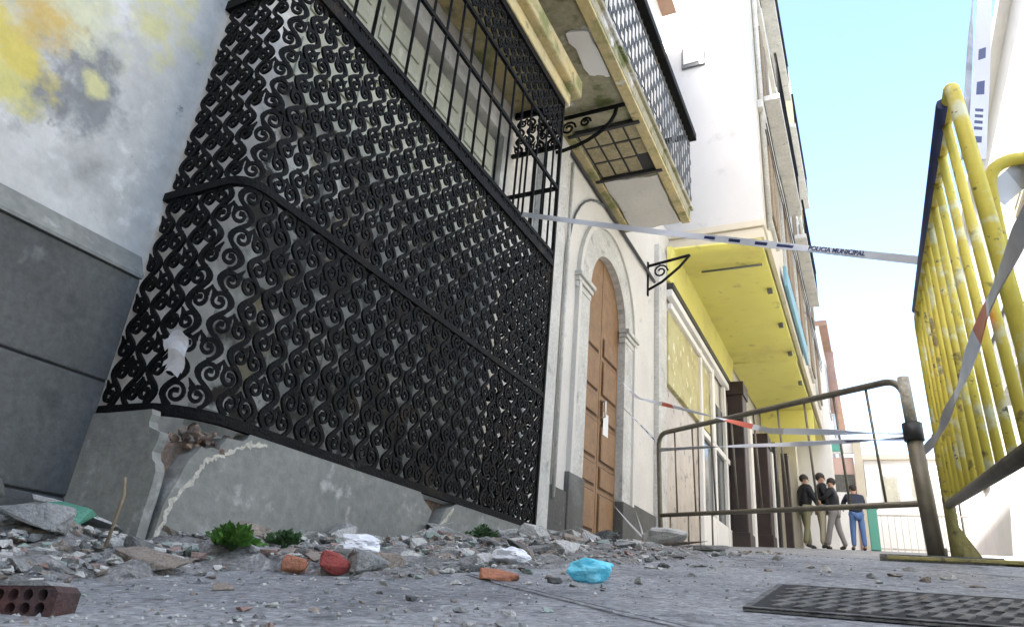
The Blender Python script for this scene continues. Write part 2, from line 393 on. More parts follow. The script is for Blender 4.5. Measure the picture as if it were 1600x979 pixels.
# plinth of the cage : outer skin with broken notches over a rough core
XB = -1.9
Y0, Y1, ZS = 1.40, 4.14, .497
plin = obj('plinth', (lambda b: (prism(b, [(Y0 + .03, -.3), (Y1, -.3), (Y1, ZS - .012), (2.98, ZS - .012), (2.9, .46), (1.72, ZS - .02), (1.66, .43), (Y0 + .03, .40)], 0, W, XB - .07), b)[1])(bmesh.new()), M['core'], house)
plin['label'] = 'grey rendered plinth with a broken corner and cracks'
def rag(pts, a=.006, n=4):
    out = []
    for i, p in enumerate(pts):
        q = pts[(i + 1) % len(pts)]
        for k in range(n):
            t = k / n
            out.append((p[0] + (q[0] - p[0]) * t + (random.uniform(-a, a) if k else 0), p[1] + (q[1] - p[1]) * t + (random.uniform(-a, a) if k else 0)))
    return out
bm = bmesh.new()
edge = rag([(1.72, ZS), (1.69, .46), (1.62, .455), (1.60, .41), (1.53, .405), (1.50, .36), (1.47, .27), (1.45, .18), (1.44, .05)], .006, 3)[:-2]
prism(bm, [(1.44, -.3)] + [(2.94, -.3)] + [(2.94, .30), (2.90, .37), (2.92, .42), (2.84, .46), (2.80, ZS)] + edge, 0, XB - .072, XB)
obj('render_coat', bm, M['plinth'], plin)
bm = bmesh.new()
prism(bm, [(2.965, -.3), (Y1, -.3), (Y1, ZS), (3.16, ZS), (3.05, .45), (3.0, .38), (2.96, .30)], 0, XB - .072, XB)
obj('render_coat', bm, M['plinth'], plin)
bm = bmesh.new()     # end face of the plinth, towards the camera
prism(bm, rag([(W + .001, -.3), (XB - .012, -.3), (XB - .012, .18), (XB - .01, .30), (XB - .05, .36), (XB - .04, .42), (XB - .10, .44), (XB - .11, ZS), (W + .001, ZS)], .004, 3), 1, Y0, Y0 + .032)
obj('render_coat', bm, M['plinth'], plin)
bm = bmesh.new()     # cream broken edges
def crack(bm, pts, w, x, ax=0, a=.0018):
    n = len(pts); L_, R_ = [], []
    for i, p in enumerate(pts):
        q = Vector(pts[min(i + 1, n - 1)]) - Vector(pts[max(i - 1, 0)]); q.normalize(); nn = Vector((-q.y, q.x))
        ww = w[i] * random.uniform(.7, 1.3)
        L_.append((p[0] + nn.x * ww, p[1] + nn.y * ww)); R_.append((p[0] - nn.x * ww, p[1] - nn.y * ww))
    prism(bm, L_ + R_[::-1], ax, x, x + a)
def dens(pts, n=8, a=.006):
    out = []
    for p, q in zip(pts, pts[1:]):
        for k in range(n): out.append((p[0] + (q[0] - p[0]) * k / n + random.uniform(-a, a), p[1] + (q[1] - p[1]) * k / n + random.uniform(-a, a)))
    return out + [pts[-1]]
p1 = dens([(1.455, .10), (1.475, .22), (1.53, .30), (1.56, .36), (1.62, .40), (1.70, .445), (1.80, .47)])
crack(bm, p1, [.004 + .007 * abs(noise.noise(Vector((q * .7, 3, 1)))) * 2 for q in range(len(p1))], XB)
obj('broken_edge', bm, M['cream'], plin); bm = bmesh.new()
p2 = dens([(2.95, .06), (2.955, .22), (2.95, .30)], 6); crack(bm, p2, [.006] * len(p2), XB)
p3 = dens([(2.98, .33), (3.05, .40), (3.12, .465)], 5); crack(bm, p3, [.008] * len(p3), XB)
obj('broken_edge', bm, M['cream'], plin)
bm = bmesh.new()
for k in range(34):
    c_ = Vector((XB - .05 + random.uniform(-.04, .045), random.choice([1.50, 1.56, 1.62, 1.68]) + random.uniform(-.05, .05), random.uniform(.40, .47)))
    r_ = bmesh.ops.create_icosphere(bm, subdivisions=1, radius=random.uniform(.008, .022), matrix=Matrix.Translation(c_))
    for v in r_['verts']: v.co += Vector([random.uniform(-.006, .006) for _ in range(3)])
obj('loose_mortar', bm, M['core'], plin)
# -------- the iron cage
cage = bpy.data.objects.new('window_grille', None); C.objects.link(cage); cage.parent = house; cage.location = (XB - W, 0, 0)
cage['label'] = 'tall black wrought iron window cage of dense scrollwork'
GX = XB - .012
def ribbon(bm, pts, w, d, fr):
    """flat bar following 2D points; fr maps (u, v, depth) to world"""
    n = len(pts); rings = []
    for i, p in enumerate(pts):
        q = Vector(pts[min(i + 1, n - 1)]) - Vector(pts[max(i - 1, 0)])
        if q.length < 1e-9: q = Vector((1, 0))
        q.normalize(); nx, ny = -q.y, q.x
        ww = (w if not callable(w) else w(i / (n - 1))) / 2
        rings.append([bm.verts.new(fr(p[0] + nx * ww, p[1] + ny * ww, -d / 2)), bm.verts.new(fr(p[0] + nx * ww, p[1] + ny * ww, d / 2)),
                      bm.verts.new(fr(p[0] - nx * ww, p[1] - ny * ww, d / 2)), bm.verts.new(fr(p[0] - nx * ww, p[1] - ny * ww, -d / 2))])
    for a, b in zip(rings, rings[1:]):
        for k in range(4): bm.faces.new((a[k], a[(k + 1) % 4], b[(k + 1) % 4], b[k]))
    bm.faces.new(rings[0][::-1]); bm.faces.new(rings[-1])
def scrolls(u0, u1, v0, v1, fr, seed=0):
    rnd = random.Random(seed)
    bm = bmesh.new(); ncol = max(1, round((u1 - u0) / .094)); sp = (u1 - u0) / ncol
    nh = max(2, round((v1 - v0) / .084)); ph = (v1 - v0) / nh
    for c in range(ncol):
        uc = u0 + (c + .5) * sp; mir = 1 if c % 2 == 0 else -1; A = sp * .34
        ribbon(bm, [(uc + mir * A * math.sin(math.pi * (v / ph)), v0 + v) for v in [ph * nh * k / (nh * 7) for k in range(nh * 7 + 1)]], .016 * rnd.uniform(.85, 1.2), .012, fr)
        for k in range(nh):
            sg = mir * (1 if k % 2 == 0 else -1)
            cv = v0 + (k + .50) * ph; cu = uc - sg * sp * .13; r0 = sp * .50 * rnd.uniform(.90, 1.08)
            pts = []; wob = rnd.uniform(-.22, .22)
            turns = 1.45 * 2 * math.pi
            for q in range(23):
                t = q / 22; a = -math.pi * .42 + turns * t; r = r0 * (1 - .80 * t ** .85)
                pts.append((cu + sg * r * math.cos(a + wob) * .94, cv + r * math.sin(a + wob)))
            ribbon(bm, pts, lambda t: .0145 - .003 * t, .010, fr)
            e = pts[-1]
            ribbon(bm, [(e[0] - .009, e[1]), (e[0] + .009, e[1])], .016, .012, fr)
            if rnd.random() < .8:      # leaf filling the corner
                lu, lv = uc - sg * sp * .42, cv + ph * .45
                pl = [(lu, lv - .022), (lu + sg * .006, lv - .006), (lu - sg * .010, lv + .018)]
                ribbon(bm, pl, lambda t: .004 + .016 * math.sin(math.pi * min(1, t + .1)), .006, fr)
    return bm
front = lambda u, v, d: (GX + d, u, v)
YA = Y0 + .03; LN = (GX - W) + (Y1 - .015 - YA)
def rr(z): return .085 + .12 * min(1, max(0, (1.375 - z) / .9)) ** 1.2
def wrap(u, v, d):
    '''once round the cage: from the wall along the near end, round the corner, along the street side'''
    r_ = rr(v); L1 = GX - r_ - W; La = math.pi / 2 * r_; L2 = Y1 - .015 - (YA + r_); s_ = u / LN * (L1 + La + L2)
    if s_ < L1: return (W + s_, YA - d, v)
    if s_ < L1 + La:
        a = (s_ - L1) / r_; return (GX - r_ + (r_ + d) * math.sin(a), YA + r_ - (r_ + d) * math.cos(a), v)
    return (GX + d, YA + r_ + s_ - L1 - La, v)
def endf(y): return lambda u, v, d: (u, y + d, v)
ZR1, ZR2, ZR3, ZT = 1.375, 2.385, 3.05, 3.86
for (a, b_, lab, sd_) in ((ZS + .03, ZR1 - .015, 'lower', 1), (ZR1 + .015, ZR2 - .02, 'upper', 2)):
    obj('scroll_panel', scrolls(.02, LN - .01, a, b_, wrap, sd_), M['iron'], cage, label=f'{lab} scroll panel wrapping the near end and the street side')
    obj('scroll_panel', scrolls(W + .02, GX - .03, a, b_, endf(Y1 - .02), sd_ + 9), M['iron'], cage, label=f'{lab} scroll panel on the far end')
obj('scroll_panel', scrolls(W + .02, GX - .03, 3.45, 3.8, endf(Y1 - .02), 31), M['iron'], cage)
obj('scroll_panel', scrolls(.02, LN - .01, 3.50, 3.82, wrap, 30), M['iron'], cage, label='scroll frieze at the top of the cage')
for z, r_ in ((ZS + .012, .018), (ZR1, .017), (ZR2, .026), (ZR2 + .085, .014), (ZR3, .014), (3.45, .016), (ZT, .03)):
    bm = bmesh.new()
    ribbon(bm, [(LN * q / 90, z) for q in range(91)], r_ * 2, r_ * 1.4, wrap)
    box(bm, W + .005, GX - r_ * .6 - .002, Y1 - .03, Y1, z - r_, z + r_, 0, .003)
    obj('rail', bm, M['iron'], cage)
bm = scrolls(.02, LN - .01, ZR2 + .012, ZR2 + .078, wrap, 77); obj('band', bm, M['iron'], cage)
for (xx, yy) in ((GX, Y1 - .012),):
    obj('corner_post', boxb(xx - .013, xx + .013, yy - .013, yy + .013, ZS, ZT, .003), M['iron'], cage)
nb = 19
for k in range(1, nb):
    y = Y0 + .03 + (Y1 - Y0 - .05) * k / nb
    obj('bar', tubeb([(GX, y + .03, ZR2 + .02), (GX, y + .03, 3.47)], .0085, 6), M['iron'], cage)
for yy in (Y0 + .03, Y1 - .02):
    for k in range(1, 4):
        x = W + (GX - W) * k / 4
        obj('bar', tubeb([(x, yy, ZR2 + .02), (x, yy, 3.47)], .0085, 6), M['iron'], cage)
# ochre head of the cage
bm = bmesh.new()
box(bm, W, XB + .02, Y0 - .05, Y1 + .06, ZT + .032, 4.02, 0, .01)
box(bm, W, XB + .09, Y0 - .12, Y1 + .14, 4.022, 4.2, 0, .02)
obj('window_hood', bm, M['ochre'], house, label='ochre moulded hood above the iron window cage')
# -------- balcony
balc = bpy.data.objects.new('balcony', None); C.objects.link(balc); balc.parent = house; balc.location = (0, 2.4, 4.4)
balc['label'] = 'old balcony with mossy crumbling underside and iron railing'
BX, BY0, BY1, BZ = -1.53, .4, 7.1, 4.42
bm = bmesh.new()
box(bm, W, BX, BY0, BY1, BZ, BZ + .14, 0, .01); box(bm, W, BX + .03, BY0 - .03, BY1 + .03, BZ + .142, BZ + .19, 0, .01)
obj('slab', bm, M['mossy'], balc)
bm = bmesh.new()
box(bm, BX - .1, BX - .003, BY0 + .01, BY1 - .01, BZ - .035, BZ - .002, 0, .006); box(bm, W + .002, W + .10, 4.4, BY1 - .01, BZ - .035, BZ - .002, 0, .006)
obj('edge_moulding', bm, M['ochre'], balc)
bm = bmesh.new()
for i in range(4):
    for j in range(3):
        if (i, j) in ((3, 2),): continue
        x = W + .14 + i * .155; y = 5.16 + j * .265
        box(bm, x, x + .132, y, y + .235, BZ - .018 + random.uniform(0, .006), BZ - .001, 0, .006)
obj('exposed_brick', bm, M['brick_tan'], balc)
bm = bmesh.new(); box(bm, W + .12, W + .78, 5.12, 5.96, BZ - .006, BZ - .0015)
obj('brick_bed', bm, M['joint'], balc)
bm = bmesh.new()
prism(bm, rag([(W + .12, 6.02), (BX - .12, 6.06), (BX - .12, BY1 - .02), (W + .12, BY1 - .02)], .02, 5), 2, BZ - .02, BZ - .002)
obj('pale_patch', bm, M['white_wall'], balc)
bm = bmesh.new()
for (a, b_) in ((2.4, 3.6), (3.9, 4.5)):
    prism(bm, rag([(BX - .30, a), (BX - .12, a + .05), (BX - .12, b_), (BX - .28, b_ - .08)], .02, 5), 2, BZ - .02, BZ - .002)
obj('pale_patch', bm, M['white_paint'], balc)  # ragged pale patches on the outer part of the underside
for y in (4.86, 2.2):
    bm = bmesh.new()
    tube(bm, [(W, y, BZ - .04), (BX - .1, y, BZ - .04)], .022, 6)
    pts = [(W + .02, y, BZ - .42)] + [(W + .02 + .62 * math.sin(a), y, BZ - .42 + .36 * (1 - math.cos(a)) ) for a in [math.pi / 2 * k / 8 for k in range(1, 9)]]
    tube(bm, pts, .02, 6)
    for k in range(2):
        c_ = (W + .17 + .17 * k, BZ - .17 + .03 * k); r0 = .075 - .02 * k
        tube(bm, [(c_[0] + r0 * (1 - .7 * t) * math.cos(9 * t), y, c_[1] + r0 * (1 - .7 * t) * math.sin(9 * t)) for t in [q / 16 for q in range(17)]], .012, 5)
    tube(bm, [(W + .012, y, BZ - .62), (W + .012, y, BZ - .02)], .02, 6)
    obj('bracket', bm, M['iron'], balc)
for y in (5.14, 5.96):
    obj('beam', boxb(W + .05, BX - .04, y - .02, y + .02, BZ - .05, BZ - .019, .004), M['black'], balc, label='rusty beam showing through the underside')
ztop = BZ + .19 + 1.0
bm = bmesh.new()
nbal = 62
for k in range(nbal + 1):
    y = BY0 + (BY1 - BY0) * k / nbal
    tube(bm, [(BX, y, BZ + .19), (BX, y, ztop)], .007, 5)
    sg = 1 if k % 2 else -1
    for i_, zc in enumerate((4.74, 4.86, 5.0, 5.12, 5.26, 5.38)):
        q_ = sg * (1 if i_ % 2 else -1)
        tube(bm, [(BX, y + q_ * (.028 + .036 * (1 - .75 * t) * math.cos(8.5 * t + math.pi)), zc + .05 * (1 - .7 * t) * math.sin(8.5 * t)) for t in [q / 10 for q in range(11)]], .0065, 4)
for z in (BZ + .25, 5.5): tube(bm, [(BX, BY0, z), (BX, BY1, z)], .012, 5)
for k in range(1, 7):
    x = W + (BX - W) * k / 7; tube(bm, [(x, BY1, BZ + .19), (x, BY1, ztop)], .008, 5)
tube(bm, [(W, BY1, BZ + .25), (BX, BY1, BZ + .25)], .012, 5)
obj('railing', bm, M['iron_grey'], balc)
bm = bmesh.new()
box(bm, BX - .02, BX + .085, BY0, BY1 + .03, ztop - .04, ztop + .06, 0, .008); box(bm, W, BX - .022, BY1 - .04, BY1 + .03, ztop, ztop + .05, 0, .008)
obj('handrail', bm, M['iron'], balc)
# upper windows of the near house (above the frame, and beside the tall building)
for (y0, y1) in ((2.2, 3.4), (5.0, 6.2)):
    bm = bmesh.new(); box(bm, W - .01, W + .04, y0 - .1, y1 + .1, 4.62, 7.3, 0, .01)
    f = obj('window_frame', bm, M['white_stone'], house)
    bm = bmesh.new(); box(bm, W + .041, W + .05, y0, y1, 4.65, 7.2); obj('pane', bm, M['shutter'], f)

for k, (za, zb, sg) in enumerate(((7.6, 7.3, .25), (6.9, 6.75, .18))):
    pts = [(W + .03 + .1 * k, 3 + 5.9 * t, za + (zb - za) * t - sg * 4 * t * (1 - t)) for t in [q / 14 for q in range(15)]]
    obj('wall_wire', tubeb(pts, .009, 5), M['black'], house)
# wall bracket of scrolled iron right of the door
bm = bmesh.new(); yb = 8.15
tube(bm, [(W + .0, yb, 4.02), (W + .0, yb, 4.52)], .025, 6)
tube(bm, [(W, yb, 4.46), (W + .55, yb + .1, 4.60)], .02, 6)
tube(bm, [(W, yb, 4.1), (W + .2, yb, 4.2), (W + .42, yb + .06, 4.42), (W + .55, yb + .1, 4.60)], .018, 6)
tube(bm, [(W + .18 + .1 * (1 - .7 * t) * math.cos(9 * t), yb, 4.36 + .1 * (1 - .7 * t) * math.sin(9 * t)) for t in [q / 16 for q in range(17)]], .013, 5)
obj('wall_bracket', bm, M['iron'], house, label='black scrolled iron bracket right of the arched door')

# ================================================================== TALL WHITE BUILDING with yellow canopy
FX = -1.0
tall = thing('tall_building', 'tall white building jutting over the street behind the iron balcony, yellow canopy at its foot', 'building', (-3, 9.5, 1))
bm = bmesh.new(); box(bm, -9, FX, 9.5, 22.7, 5.72, 15.0)
obj('upper_storeys', bm, M['shade_white'], tall)
bm = bmesh.new(); box(bm, -9, W - .04, 9.02, 22.7, .3, 5.7)
obj('ground_storey', bm, M['white_wall'], tall)
bm = bmesh.new(); box(bm, W - 3, FX + .02, 9.48, 9.9, 5.50, 5.60, 0, .01); box(bm, W - 3, FX + .05, 9.45, 9.9, 5.602, 5.718, 0, .012); box(bm, FX - .03, FX + .045, 9.9, 22.7, 5.60, 5.716, 0, .012)
obj('cornice', bm, M['cream_wall'], tall)
bm = bmesh.new(); box(bm, -9, FX + .035, 9.42, 9.8, 5.38, 5.498, 0, .01)
obj('fascia', bm, M['cream_wall'], tall)
bm = bmesh.new(); box(bm, -9.2, FX + .22, 9.3, 22.9, 15.0, 15.2, 0, .02)
obj('eaves', bm, M['cream_wall'], tall)
bm = bmesh.new(); box(bm, FX, FX + .012, 9.95, 22.7, 5.74, 14.98); obj('street_front', bm, M['cream_wall'], tall, label='cream plaster street front')
for z in (8.2, 11.4):
    bm = bmesh.new(); box(bm, FX + .012, FX + .10, 9.95, 22.7, z, z + .16, 0, .01); obj('string_course', bm, M['white_stone'], tall)
for fl, z in enumerate((6.3, 8.7, 11.9)):
    for y in (10.9, 13.4, 15.9, 18.4, 20.9):
        bm = bmesh.new(); box(bm, FX + .013, FX + .07, y - .62, y + .62, z - .06, z + 1.9, 0, .01)
        f = obj('window', bm, M['white_stone'], tall)
        bm = bmesh.new()
        box(bm, FX + .071, FX + .085, y - .48, y + .48, z + .02, z + 1.76)
        obj('pane', bm, M['glass_pane'], f)
        bm = bmesh.new(); box(bm, FX + .072, FX + .11, y - .5, y - .06, z + .02, z + 1.76, 0, .006); box(bm, FX + .072, FX + .11, y + .06, y + .5, z + .02, z + 1.76, 0, .006)
        obj('shutter', bm, M['stick'], f)
for (y, z) in ((12.2, 8.62), (17.2, 8.62), (12.2, 11.8), (17.2, 11.8)):
    bp = bpy.data.objects.new('balcony', None); C.objects.link(bp); bp.parent = tall; bp.location = (2.1, y - 9.5, z - 1)
    bm = bmesh.new(); box(bm, FX + .101, FX + .36, y - 2, y + 2, z - .11, z, 0, .01); obj('slab', bm, M['white_stone'], bp)
    bm = bmesh.new()
    for k in range(30): tube(bm, [(FX + .34, y - 1.95 + 3.9 * k / 29, z), (FX + .34, y - 1.95 + 3.9 * k / 29, z + .9)], .010, 4)
    tube(bm, [(FX + .34, y - 1.97, z + .92), (FX + .34, y + 1.97, z + .92)], .025, 6)
    obj('railing', bm, M['iron'], bp)
# window on the face turned to the camera
bm = bmesh.new(); box(bm, -2.15, -1.75, 9.46, 9.5, 9.0, 11.6, 0, .008); f = obj('window', bm, M['iron_grey'], tall, label='grey framed window on the white side wall')
bm = bmesh.new(); box(bm, -2.11, -1.79, 9.45, 9.459, 9.08, 11.5); obj('pane', bm, M['white_paint'], f)
obj('down_pipe', tubeb([(FX + .06, 10.12, 5.9), (FX + .06, 10.12, 14.9)], .045, 8), M['white_stone'], tall)
for k in range(3):
    pts = [(FX + .11 + .02 * k, 10.0 + 12.5 * t, 7.75 + .12 * k - .12 * math.sin(t * math.pi * 5) ** 2) for t in [q / 50 for q in range(51)]]
    obj('cable', tubeb(pts, .012, 4), M['black'], tall)
bm = bmesh.new()
tube(bm, [(-2.0, 10.0, 5.24), (-1.08, 10.0, 5.235)], .018, 6)
obj('conduit', bm, M['iron_grey'], tall)
# canopy
can = bpy.data.objects.new('canopy', None); C.objects.link(can); can.parent = tall; can.location = (1, 0, 4)
can['label'] = 'bright yellow shop canopy'
bm = bmesh.new(); prism(bm, [(-2.348, 5.328), (-1.02, 5.265), (-1.0, 5.265), (-1.0, 5.295), (-2.348, 5.357)], 1, 9.3, 14.5)
obj('soffit', bm, M['yellow_canopy'], can)
bm = bmesh.new(); prism(bm, [(-2.348, 4.74), (-2.31, 4.74), (-2.27, 5.325), (-2.348, 5.325)], 1, 9.2, 14.45)
obj('inner_band', bm, M['yellow_canopy'], can)
bm = bmesh.new()
vs = [bm.verts.new((x, y, z + dz)) for x in (-2.34, -1.04) for y, z in ((14.53, 5.30), (22.5, 5.53)) for dz in (0, .04)]
for f in [(0, 1, 3, 2), (4, 6, 7, 5), (0, 4, 5, 1), (2, 3, 7, 6), (0, 2, 6, 4), (1, 5, 7, 3)]: bm.faces.new([vs[q] for q in f])
obj('soffit', bm, M['yellow_canopy'], can)
bm = bmesh.new(); prism(bm, [(-2.28, 4.5), (-1.7, 4.5), (-1.02, 4.55), (-1.02, 5.38), (-2.28, 5.38)], 1, 18.5, 18.56)
obj('end_screen', bm, M['yellow_canopy'], can)
for k, y in enumerate((10.9, 12.4, 13.9, 16)):
    bm = bmesh.new(); box(bm, -1.13, -1.05, y, y + .12, 5.20 if y < 14.5 else 5.26, 5.262 if y < 14.5 else 5.335, 0, .01)
    obj('hook', bm, M['iron_grey'], can)
obj('blue_sign', boxb(FX + .06, FX + .12, 11.9, 16.2, 5.75, 6.15, .01), M['skyblue_paint'], tall, label='long pale blue strip along the cornice above the canopy')
# shopfront
sh = bpy.data.objects.new('shopfront', None); C.objects.link(sh); sh.parent = tall
def sp(n, m, *a, **k):
    return obj(n, boxb(*a, k.get('bevel', .01)), m, sh, label=k.get('label'))
sp('facing', M['marble'], W - .04, W + .0, 9.1, 11.1, .9, 3.05)
sp('sign_panel', M['yellow_old'], W - .04, W + .03, 9.15, 12.0, 3.12, 4.24, label='old yellow sign panel in a white frame')
sp('frame_bar', M['white_paint'], W + .031, W + .09, 9.1, 12.05, 4.24, 4.33)
sp('frame_bar', M['white_paint'], W + .031, W + .09, 12.0, 12.1, 3.0, 4.24)
sp('ledge', M['black'], W + .0, W + .12, 9.1, 15.5, 4.56, 4.66)
sp('ledge', M['white_paint'], W + .0, W + .10, 9.1, 15.5, 4.44, 4.555)
sp('display_window', M['glass_pane'], W - .035, W + .0, 11.2, 14.4, 1.6, 3.9)
for y in (11.15, 12.2, 13.3, 14.4): sp('mullion', M['white_paint'], W + .002, W + .07, y, y + .12, 1.2, 4.4)
sp('transom', M['white_paint'], W + .003, W + .06, 11.27, 14.4, 2.95, 3.05)
sp('stall_riser', M['white_paint'], W - .0, W + .05, 11.2, 14.5, 1.0, 1.75)
for (y, x0, x1) in ((13.7, -2.34, -1.98), (16.3, -2.3, -1.88)):
    bm = bmesh.new(); box(bm, x0 + .03, x1 - .03, y, y + .5, G(y) - .1, 4.5 - (y - 13.7) * .15, 0, .02)
    box(bm, x0, x1, y - .04, y + .54, G(y) - .1, G(y) + .25, 0, .01); box(bm, x0, x1, y - .04, y + .54, 4.35 - (y - 13.7) * .15, 4.62 - (y - 13.7) * .15, 0, .01)
    obj('column', bm, M['blackbrown'], sh, label='dark square shop column')
sp('column', M['blackbrown'], -1.78, -1.62, 17.7, 17.9, 1.6, 4.1)
sp('pier', M['white_paint'], -2.34, -2.1, 15.2, 15.5, 1.2, 4.3)
sp('pier', M['white_paint'], -2.0, -1.9, 17.1, 17.3, 1.6, 4.0)
sp('doorway', M['black'], -2.4, -1.9, 17.8, 18.2, 1.8, 4.4)
sp('pier', M['cream_wall'], -2.4, -1.55, 19.2, 19.6, 2.0, 5.6)

# ================================================================== further buildings
far1 = thing('terrace_house', 'pinkish terrace house with a tiled eave just past the tall white building', 'house', (-1, 23, 2.4))
bm = bmesh.new(); box(bm, -9, -.85, 22.72, 36, 1.5, 9.4); obj('wall', bm, M['white_paint'], far1)
bm = bmesh.new(); box(bm, -9, -.6, 22.74, 36.2, 9.4, 9.6, 0, .02); obj('roof', bm, M['roof'], far1)
for y in (25, 28, 31):
    for z in (4.2, 7.0):
        bm = bmesh.new(); box(bm, -.85, -.80, y - .55, y + .55, z, z + 1.7, 0, .01); f = obj('window', bm, M['white_stone'], far1)
        bm = bmesh.new(); box(bm, -.80, -.79, y - .42, y + .42, z + .12, z + 1.6); obj('pane', bm, M['glass_pane'], f)
bm = bmesh.new(); box(bm, -.80, -.55, 24.9, 25.0, 7.1, 9.3, 0, .01); obj('banner', bm, M['rub_pink'], far1, label='narrow pink banner hanging from the wall')
shop = thing('corner_shop', 'low pinkish shop with teal and white sign closing the view behind the people', 'shop', (-1.2, 24, 2.5))
bm = bmesh.new(); box(bm, -2.6, -.28, 24.0, 28, 2.0, 5.4); obj('wall', bm, M['pink_wall'], shop)
bm = bmesh.new(); box(bm, -2.6, -.26, 23.9, 24.0, 5.5, 5.98, 0, .01); s_ = obj('sign', bm, M['white_paint'], shop, label='white fascia sign with dark teal middle')
bm = bmesh.new(); box(bm, -1.45, -.95, 23.88, 23.898, 5.58, 5.88, 0, .004); obj('sign_panel', bm, M['black'], s_)
bm = bmesh.new(); box(bm, -.95, -.62, 23.88, 23.898, 5.56, 5.90, 0, .004); obj('sign_panel', bm, M['teal'], s_)
bm = bmesh.new(); box(bm, -.98, -.30, 23.94, 23.998, 3.95, 4.85, 0, .01); obj('opening', bm, M['rub_dark'], shop, label='dark shop opening under the pink fascia')
bm = bmesh.new(); box(bm, -.9, -.34, 23.90, 23.998, 2.5, 4.3, 0, .01); obj('display', bm, M['white_paint'], shop)
obj('pillar', boxb(-.26, -.02, 23.7, 24.4, 2.0, 5.9, .01), M['cream_wall'], shop)
endb = thing('end_house', 'low white house at the far end of the street left of the yellow fence post', 'house', (.8, 30, 3))
bm = bmesh.new(); box(bm, -.0, 2.9, 30, 38, 2.4, 6.6); obj('wall', bm, M['white_paint'], endb)
bm = bmesh.new(); box(bm, -.1, 2.95, 29.8, 38, 6.6, 6.8, 0, .02); obj('roof', bm, M['cream_wall'], endb)
for x in (.5, 1.5):
    bm = bmesh.new(); box(bm, x, x + .6, 29.96, 30, 4.9, 6.0, 0, .01); f = obj('window', bm, M['white_stone'], endb)
    bm = bmesh.new(); box(bm, x + .07, x + .53, 29.95, 29.959, 5.0, 5.9); obj('pane', bm, M['shutter'], f)
bm = bmesh.new()
for k in range(14): box(bm, .1 + k * .16, .12 + k * .16, 22, 22.03, G(22), G(22) + 1.0)
for z in (.08, .96): box(bm, .05, 2.3, 21.99, 22.04, G(22) + z, G(22) + z + .04)
top('railing', bm, M['white_stone'], 'low pale railing across the far street in front of the white end house', 'railing', (1.1, 22, G(22)))
bm = bmesh.new(); box(bm, -.05, .16, 18.6, 18.9, G(18.7), G(18.7) + .95, 0, .02); box(bm, -.08, .19, 18.57, 18.93, G(18.7) + .952, G(18.7) + 1.03, 0, .02)
top('litter_bin', bm, M['teal'], 'dark green bin beside the person in blue jeans', 'bin', (.05, 18.7, G(18.7)))
# right side
RX = 3.0
right = thing('side_building', 'sunlit white building along the right side of the street behind the yellow fence', 'building', (RX, 10, 1))
bm = bmesh.new(); box(bm, RX, RX + 7, 3.5, 32, -.5, 10.0); obj('wall', bm, M['white_paint'], right)
bm = bmesh.new(); box(bm, RX - .18, RX + 7, 3.3, 32, 10.0, 10.2, 0, .02); obj('eaves', bm, M['white_paint'], right)
for y in (6.2, 9.6, 13, 16.4, 19.8, 23.2):
    for z in (4.3, 7.4):
        bm = bmesh.new(); box(bm, RX - .05, RX, y - .6, y + .6, z, z + 1.9, 0, .01); f = obj('window', bm, M['cream_wall'], right)
        bm = bmesh.new(); box(bm, RX - .06, RX - .051, y - .46, y + .46, z + .1, z + 1.8); obj('pane', bm, M['shutter'], f)
bm = bmesh.new(); box(bm, RX - .04, RX, 3.5, 32, .2, .85); obj('wall_base', bm, M['white_stone'], right)
for (yb0, zb) in ((7.0, 4.1), (13.0, 4.4)):
    bb = bpy.data.objects.new('balcony', None); C.objects.link(bb); bb.parent = right; bb.location = (0, yb0 - 10, zb - 1)
    obj('slab', boxb(RX - .6, RX - .07, yb0, yb0 + 2.4, zb, zb + .12, .01), M['white_stone'], bb)
    bm = bmesh.new()
    for k in range(25): tube(bm, [(RX - .57, yb0 + .03 + 2.34 * k / 24, zb + .12), (RX - .57, yb0 + .03 + 2.34 * k / 24, zb + 1.1)], .011, 4)
    for k in range(6): tube(bm, [(RX - .57 + .1 * k, yb0 + .03, zb + .12), (RX - .57 + .1 * k, yb0 + .03, zb + 1.1)], .011, 4)
    tube(bm, [(RX - .05, yb0 + .03, zb + 1.1), (RX - .57, yb0 + .03, zb + 1.1), (RX - .57, yb0 + 2.37, zb + 1.1), (RX - .05, yb0 + 2.37, zb + 1.1)], .03, 6)
    obj('railing', bm, M['iron_grey'], bb)
# graffiti squiggle low on the wall
bm = bmesh.new(); y = 13.4
for k in range(7):
    z0 = 2.35; yy = y - k * .42
    tube(bm, [(RX - .012, yy - .14 * math.cos(t * 6.2 + k) - t * .2, z0 + .16 * math.sin(t * (6 + k % 3)) - .04 * k) for t in [q / 10 for q in range(11)]], .022, 4)
obj('graffiti', bm, M['graffiti'], right)
# buildings behind the camera, which shade the foreground
beh = thing('rear_house', 'cream house closing the street behind the camera', 'house', (3, -10, -1))
bm = bmesh.new(); box(bm, -4.5, 14, -18, -10, -4, 15.2); obj('wall', bm, M['cream_wall'], beh)
bm = bmesh.new(); box(bm, -4.7, 14.2, -18.2, -9.8, 15.2, 15.4); obj('roof', bm, M['roof'], beh)
rt = thing('rear_tower', 'tall plain house rising behind the near grey house', 'house', (-10, -10, 0))
bm = bmesh.new(); box(bm, -15, -6.9, -16, -6.3, -3, 25.8); obj('wall', bm, M['cream_wall'], rt)

